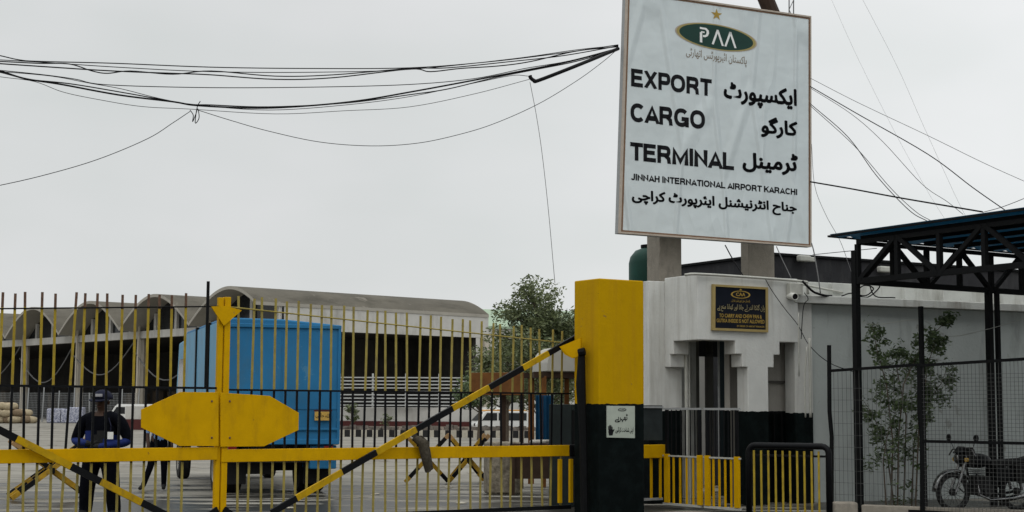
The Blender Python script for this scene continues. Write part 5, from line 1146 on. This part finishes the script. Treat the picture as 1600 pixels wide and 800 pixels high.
for k in range(7): leaves(lb, P(random.uniform(1440, 1485), random.uniform(510, 650), 25.5), (.14, .12, .12), 45, .04)
leaves(lb, P(1405, 782, 25.3), (.35, .2, .1), 70, .035)
sb_.build('stem', M['bark'], pt_); lb.build('foliage', M['leaf_dark'], pt_)

# ------------------------------------------------------------------ motorcycle
bd_ = hdir(20); bn = V((bd_.y, -bd_.x, 0)); BO = gp(1486, 25.0)
mc = thing('motorcycle', BO + bd_ * .62, 'dark motorcycle with chrome front mudguard parked behind the wire mesh fence', 'motorcycle')
def mq(x, z, o_=0): return BO + bd_ * x + bn * o_ + V((0, 0, z))
RW = .32
for x in (0, 1.24):
    q = MB(); q.lathe(mq(x, RW), bn, [(RW - .07, -.02), (RW - .05, -.04), (RW - .01, -.03), (RW, 0), (RW - .01, .03), (RW - .05, .04), (RW - .07, .02), (RW - .07, -.02)], 32); wh = q.build('wheel', M['rubber'], mc, smooth=True)
    q = MB(); q.lathe(mq(x, RW), bn, [(RW - .085, -.02), (RW - .068, -.022), (RW - .068, .022), (RW - .085, .02), (RW - .085, -.02)], 32)
    q.lathe(mq(x, RW), bn, [(0, -.05), (.045, -.05), (.06, -.03), (.06, .03), (.045, .05), (0, .05)], 14)
    for k in range(18):
        a = 2 * math.pi * k / 18; q.tube([mq(x + .05 * math.cos(a), RW + .05 * math.sin(a), .02 * (-1) ** k), mq(x + .21 * math.cos(a + .25), RW + .21 * math.sin(a + .25))], .003, 4)
    q.build('rim', M['dull_metal'], wh)
def fender(x, a0, a1, mt):
    q = MB(); vs_ = []
    for k in range(15):
        a = R(a0 + (a1 - a0) * k / 14)
        for o_, rr in ((-.06, RW + .025), (-.045, RW + .05), (.045, RW + .05), (.06, RW + .025)): vs_.append(mq(x + rr * math.cos(a), RW + rr * math.sin(a), o_))
    q.add(vs_, [(4 * k + j, 4 * k + j + 1, 4 * k + j + 5, 4 * k + j + 4) for k in range(14) for j in range(3)]); o = q.build('mudguard', M[mt], mc, smooth=True); o.modifiers.new('t', 'SOLIDIFY').thickness = .006
fender(0, 178, 30, 'chrome'); fender(1.24, 170, 5, 'black')
q = MB()
for o_ in (-.075, .075): q.tube([mq(0, RW, o_), mq(.13, .62, o_), mq(.24, .95, o_)], [.02, .024, .022], 8)
q.build('front_fork', M['chrome'], mc)
q = MB(); q.tube([mq(.2, .9, -.36), mq(.2, 1.0, -.26), mq(.24, .99, -.1), mq(.24, .99, .1), mq(.2, 1.0, .26), mq(.2, .9, .36)], .013, 7)
for s_ in (-1, 1): q.tube([mq(.22, 1.0, .24 * s_), mq(.2, 1.16, .34 * s_)], .006, 5)
q.build('handlebar', M['chrome'], mc)
for s_ in (-1, 1):
    q = MB(); q.lathe(mq(.2, 1.19, .36 * s_), bd_, [(0, -.012), (.055, -.01), (.06, .01), (0, .02)], 14); q.build('mirror', M['black'], mc)
q = MB(); q.lathe(mq(.13, .86), bd_, [(0, -.06), (.07, -.055), (.095, -.02), (.09, .06), (.04, .12), (0, .13)], 18); hl = q.build('headlight', M['black'], mc, smooth=True)
q = MB(); q.lathe(mq(.13, .86), bd_, [(0, -.07), (.06, -.065), (.085, -.03)], 18); q.build('lens', M['chrome'], hl, smooth=True)
q = MB(); q.prism([mq(.06, .94, -.1), mq(.17, 1.06, -.1), mq(.24, 1.02, -.1), mq(.2, .93, -.1)], bn * .2); q.build('instrument_cowl', M['black'], mc, bevel=.02)
q = MB(); ellipsoid(q, mq(.48, .82), (.13, .1, .12), 12)
c_ = mq(.48, .82); q.v = [c_ + bd_ * ((p - c_).dot(V((1, 0, 0))) * 2.0) + bn * ((p - c_).dot(V((0, 1, 0))) * 1.0) + V((0, 0, (p - c_).z)) for p in q.v]; q.build('fuel_tank', M['black'], mc, smooth=True)
q = MB(); q.prism([mq(.68, .76, -.11), mq(.78, .83, -.11), mq(1.35, .86, -.11), mq(1.5, .9, -.11), mq(1.48, .79, -.11), mq(.75, .71, -.11)], bn * .22); q.build('seat', M['rubber'], mc, bevel=.03)
q = MB(); q.box(mq(.52, .42), (.3, .2, .3), bd_); 
for k in range(6): q.box(mq(.46, .52 + .03 * k), (.2, .24, .012), bd_)
q.lathe(mq(.58, .36, .05), bn, [(0, .1), (.1, .1), (.12, .06), (.12, -.16), (0, -.18)], 18); q.build('engine', M['chassis'], mc)
q = MB(); q.tube([mq(.24, .86), mq(.3, .55), mq(.42, .28), mq(.9, .28), mq(1.24, RW)], .022, 7); q.tube([mq(.26, .84), mq(.7, .72), mq(1.4, .76)], .02, 7); q.tube([mq(.7, .72), mq(.85, .3)], .02, 7); q.build('frame', M['black'], mc)
q = MB(); q.tube([mq(.42, .5, .1), mq(.4, .28, .14), mq(.6, .2, .16), mq(1.0, .22, .17), mq(1.5, .3, .17)], [.02, .02, .02, .045, .04], 10); q.build('exhaust_pipe', M['chrome'], mc, smooth=True)
q = MB(); q.tube([mq(.34, .62, .16), mq(.3, .4, .3), mq(.42, .3, .3), mq(.5, .34, .14)], .014, 7); q.tube([mq(.34, .62, -.16), mq(.3, .4, -.3), mq(.42, .3, -.3), mq(.5, .34, -.14)], .014, 7); q.build('leg_guard', M['black'], mc)
for s_ in (-1, 1):
    q = MB(); q.box(mq(.92, .6, .13 * s_), (.36, .05, .22), bd_); q.build('side_cover', M['black'], mc, bevel=.02)
    q = MB(); q.box(mq(1.3, .62, .22 * s_), (.4, .14, .32), bd_); q.build('pannier', M['rubber'], mc, bevel=.03)
    q = MB(); q.lathe(mq(.16, .84, .16 * s_), -bd_, [(0, -.03), (.03, -.02), (.035, .02), (0, .03)], 10); q.build('indicator', M['plate'], mc)
q = MB(); q.prism([mq(.2, .95, -.2), mq(.28, 1.05, -.2), mq(.34, .9, -.2), mq(.26, .7, -.2)], bn * .4); q.build('hand_guard', M['rubber'], mc, bevel=.03)
for s_ in (-1, 1):
    q = MB(); q.tube([mq(1.24, RW + .03, .14 * s_), mq(1.12, .76, .14 * s_)], .028, 8); q.build('shock_absorber', M['chrome'], mc)

# ================================================================== OVERHEAD CABLES
def wire(pts, d0, d1, r_, label, mt='cable', group='overhead cables slung to the signboard'):
    x0, x1 = pts[0][0], pts[-1][0]
    r_ *= .8
    return cable('overhead_cable', [P(x, y, d0 + (d1 - d0) * ((x - x0) / (x1 - x0) if x1 != x0 else i_ / len(pts))) for i_, (x, y) in enumerate(pts)], r_, label, mt, group)
SD = 27.0
wire([(-30, 82), (0, 87), (30, 93.6), (63, 96), (180, 99), (330, 105), (480, 107), (640, 106), (760, 97), (870, 84), (966, 70)], 22, SD, .011, 'topmost overhead cable of the upper bundle, taut and nearly straight')
wire([(-30, 95), (0, 96), (60, 99), (108, 100), (144, 111), (168, 114.6), (204, 111), (270, 116), (330, 111), (430, 119), (520, 117), (640, 107), (700, 106), (800, 96), (880, 87), (966, 72)], 22.1, SD, .012, 'wavy overhead cable dipping twice in the upper bundle')
wire([(-30, 97), (0, 99.5), (90, 105.6), (150, 109.5), (210, 112.5), (270, 114.6), (330, 117), (430, 124), (520, 121.5), (640, 108), (672, 112), (720, 107), (780, 103), (830, 96), (900, 80), (966, 73)], 21.9, SD, .013, 'lowest thick overhead cable of the upper bundle')
wire([(-30, 92), (60, 97), (200, 106), (330, 112), (480, 113), (640, 108.5), (800, 92), (900, 78), (966, 71)], 22.2, SD, .009, 'thin smooth overhead cable within the upper bundle')
wire([(-30, 108), (0, 110), (69, 117), (117, 123.6), (168, 132.6), (330, 137), (500, 136), (640, 132), (740, 123), (820, 107), (890, 95), (966, 75)], 22, SD, .009, 'overhead cable sagging alone between the upper and lower bundles')
wire([(-30, 106), (0, 111), (39, 123), (96, 132), (186, 148.5), (270, 159), (309, 165), (400, 169), (480, 165.5), (560, 157.5), (640, 144), (740, 125.5), (820, 110), (890, 96), (966, 76)], 22, SD, .018, 'thickest black overhead cable of the lower bundle')
wire([(-30, 108), (0, 113), (45, 124), (110, 131), (200, 146), (290, 162), (330, 164), (420, 167), (540, 161), (640, 148), (700, 139), (770, 122), (830, 110), (900, 96), (966, 77)], 21.9, SD, .012, 'second cable twined along the thick lower bundle')
wire([(-30, 111), (0, 112), (80, 119), (140, 130), (190, 139), (250, 154), (309, 164), (420, 172), (540, 164), (640, 151), (740, 130), (800, 118), (826, 119)], 22.1, 25.5, .007, 'thin cable leaving the lower bundle to end at the black conduit')
wire([(-30, 114), (0, 120), (54, 127.5), (99, 144), (156, 156), (222, 166.5), (297, 170.5), (430, 178), (540, 173), (640, 167), (740, 147), (827, 124)], 22, 25.5, .006, 'thin cable sagging just below the lower bundle')
wire([(309, 172), (360, 188), (420, 205), (500, 222), (580, 228), (650, 224), (710, 212), (770, 194), (840, 163), (900, 127), (940, 98), (966, 76)], 23.3, SD, .007, 'single thin cable sagging deep below the bundles toward the signboard')
wire([(-30, 296), (60, 276), (150, 250), (230, 217), (270, 192), (297, 174)], 21.5, 23.2, .007, 'single thin cable falling from the tied knot to the sky edge')
cable('tie_knot', [P(297, 172, 23.2), P(302, 180, 23.2), P(301, 190, 23.2), P(306, 178, 23.25), P(309, 170, 23.2), P(311, 184, 23.2), P(305, 192, 23.2), P(308, 168, 23.2), P(313, 158, 23.2)], .007, 'tangled knot of loose wire ends hanging on the lower bundle', 'cable', None, 'wire knot')
cable('black_conduit', [P(828, 118, 25.5), P(829.5, 122, 25.5), P(835, 126, 25.5), P(842, 125.5, 25.5), P(900, 103, 25.8), P(966, 76, SD)], .032, 'thick bent black conduit carrying cables to the signboard edge', 'cable', None, 'conduit', 8)
cable('overhead_cable', [P(828, 128, 25.5), P(838, 180, 25.5), P(847, 240, 25.5), P(857, 330, 25.5), P(867, 442, 25.5)], .005, 'thin grey cable hanging down from the black conduit past the tree', 'cable_grey')
gR = 'overhead cables from the signboard to the canopy'
wire([(1266, 122), (1340, 160), (1450, 212), (1540, 256), (1625, 294)], 27.6, 25.5, .006, 'straight thin cable crossing highest from the signboard toward the sky edge', 'cable_grey', gR)
wire([(1266, 135), (1340, 178), (1450, 241), (1520, 293), (1570, 328)], 27.6, 24, .011, 'dark cable running straight from the signboard to the canopy roof', 'cable', gR)
wire([(1267, 138), (1330, 178), (1380, 222), (1440, 287), (1480, 315), (1505, 335)], 27.6, 24.5, .006, 'thin sagging cable between the dark cable and the twin cable', 'cable', gR)
wire([(1266, 162), (1325, 214), (1370, 275), (1420, 328), (1450, 346)], 27.6, 24.8, .009, 'dark cable falling steeply to the near roof edge of the canopy', 'cable', gR)
wire([(1266, 165), (1335, 228), (1390, 292), (1430, 330), (1455, 345)], 27.65, 24.8, .007, 'thin twin cable beside the steep dark cable', 'cable', gR)
wire([(1266, 284), (1330, 295), (1400, 308), (1470, 320), (1535, 331)], 27.6, 24.2, .017, 'thick twisted cable leading almost level to the canopy roof', 'cable', gR)
wire([(1268, 225), (1273, 290), (1290, 335), (1312, 375), (1325, 410), (1335, 440)], 27.6, 26.5, .006, 'thin cable hanging loosely from the signboard edge down to the ledge', 'cable_grey', gR)
wire([(1535, 332), (1570, 322), (1625, 300)], 24.2, 23.4, .007, 'short cable rising from the canopy roof edge', 'cable', gR)
wire([(1268, 380), (1272, 395), (1278, 430), (1282, 458)], 27.5, 27, .014, 'grey cable dropping from the signboard corner to the conduit', 'cable_grey', gR)
wire([(1133, 383), (1145, 405), (1162, 432)], 27.3, 27.0, .014, 'dark stay wire slanting between the two concrete posts', 'cable', gR)
wire([(1213, 385), (1222, 405), (1236, 434)], 27.6, 27.2, .011, 'grey stay wire slanting beside the second concrete post', 'cable_grey', gR)
wire([(1343, -10), (1400, 100), (1440, 190), (1490, 300), (1510, 340)], 60, 60, .006, 'faint far wire crossing the sky above the canopy', 'cable_grey', 'faint far wires')
wire([(1295, -10), (1340, 90), (1400, 210), (1450, 300), (1478, 345)], 60, 60, .005, 'fainter far wire beside the signboard crossing the sky', 'cable_grey', 'faint far wires')
wire([(1270, 398), (1330, 392), (1370, 388)], 28, 25.5, .008, 'short level cable between the signboard corner and the canopy', 'cable', gR)
cable('cable_tangle', [WS + e3 * a_ + e3b * b_ + V((0, 0, 3.66 + c_)) for a_, b_, c_ in ((1.0, -.05, .0), (1.25, .0, .06), (1.5, -.08, .02), (1.7, -.06, .16), (1.45, -.1, .2), (1.3, -.08, .05), (1.6, -.02, .0), (1.85, -.05, .2), (1.6, -.1, .24), (1.75, -.05, .02), (2.2, -.04, .01))], .012, 'tangle of black cable lying on the wall ledge behind the canopy truss', 'cable', None, 'cable tangle')
# slack cables across the fence and wall
cable('slack_cable', [P(1336, 500, 25.0), P(1370, 507, 25.2), P(1440, 500, 25.2), P(1480, 525, 25.3), P(1540, 515, 25.6), P(1600, 498, 25.8)], .006, 'slack pale cable looping across the wall behind the shrub', 'conduit', None)
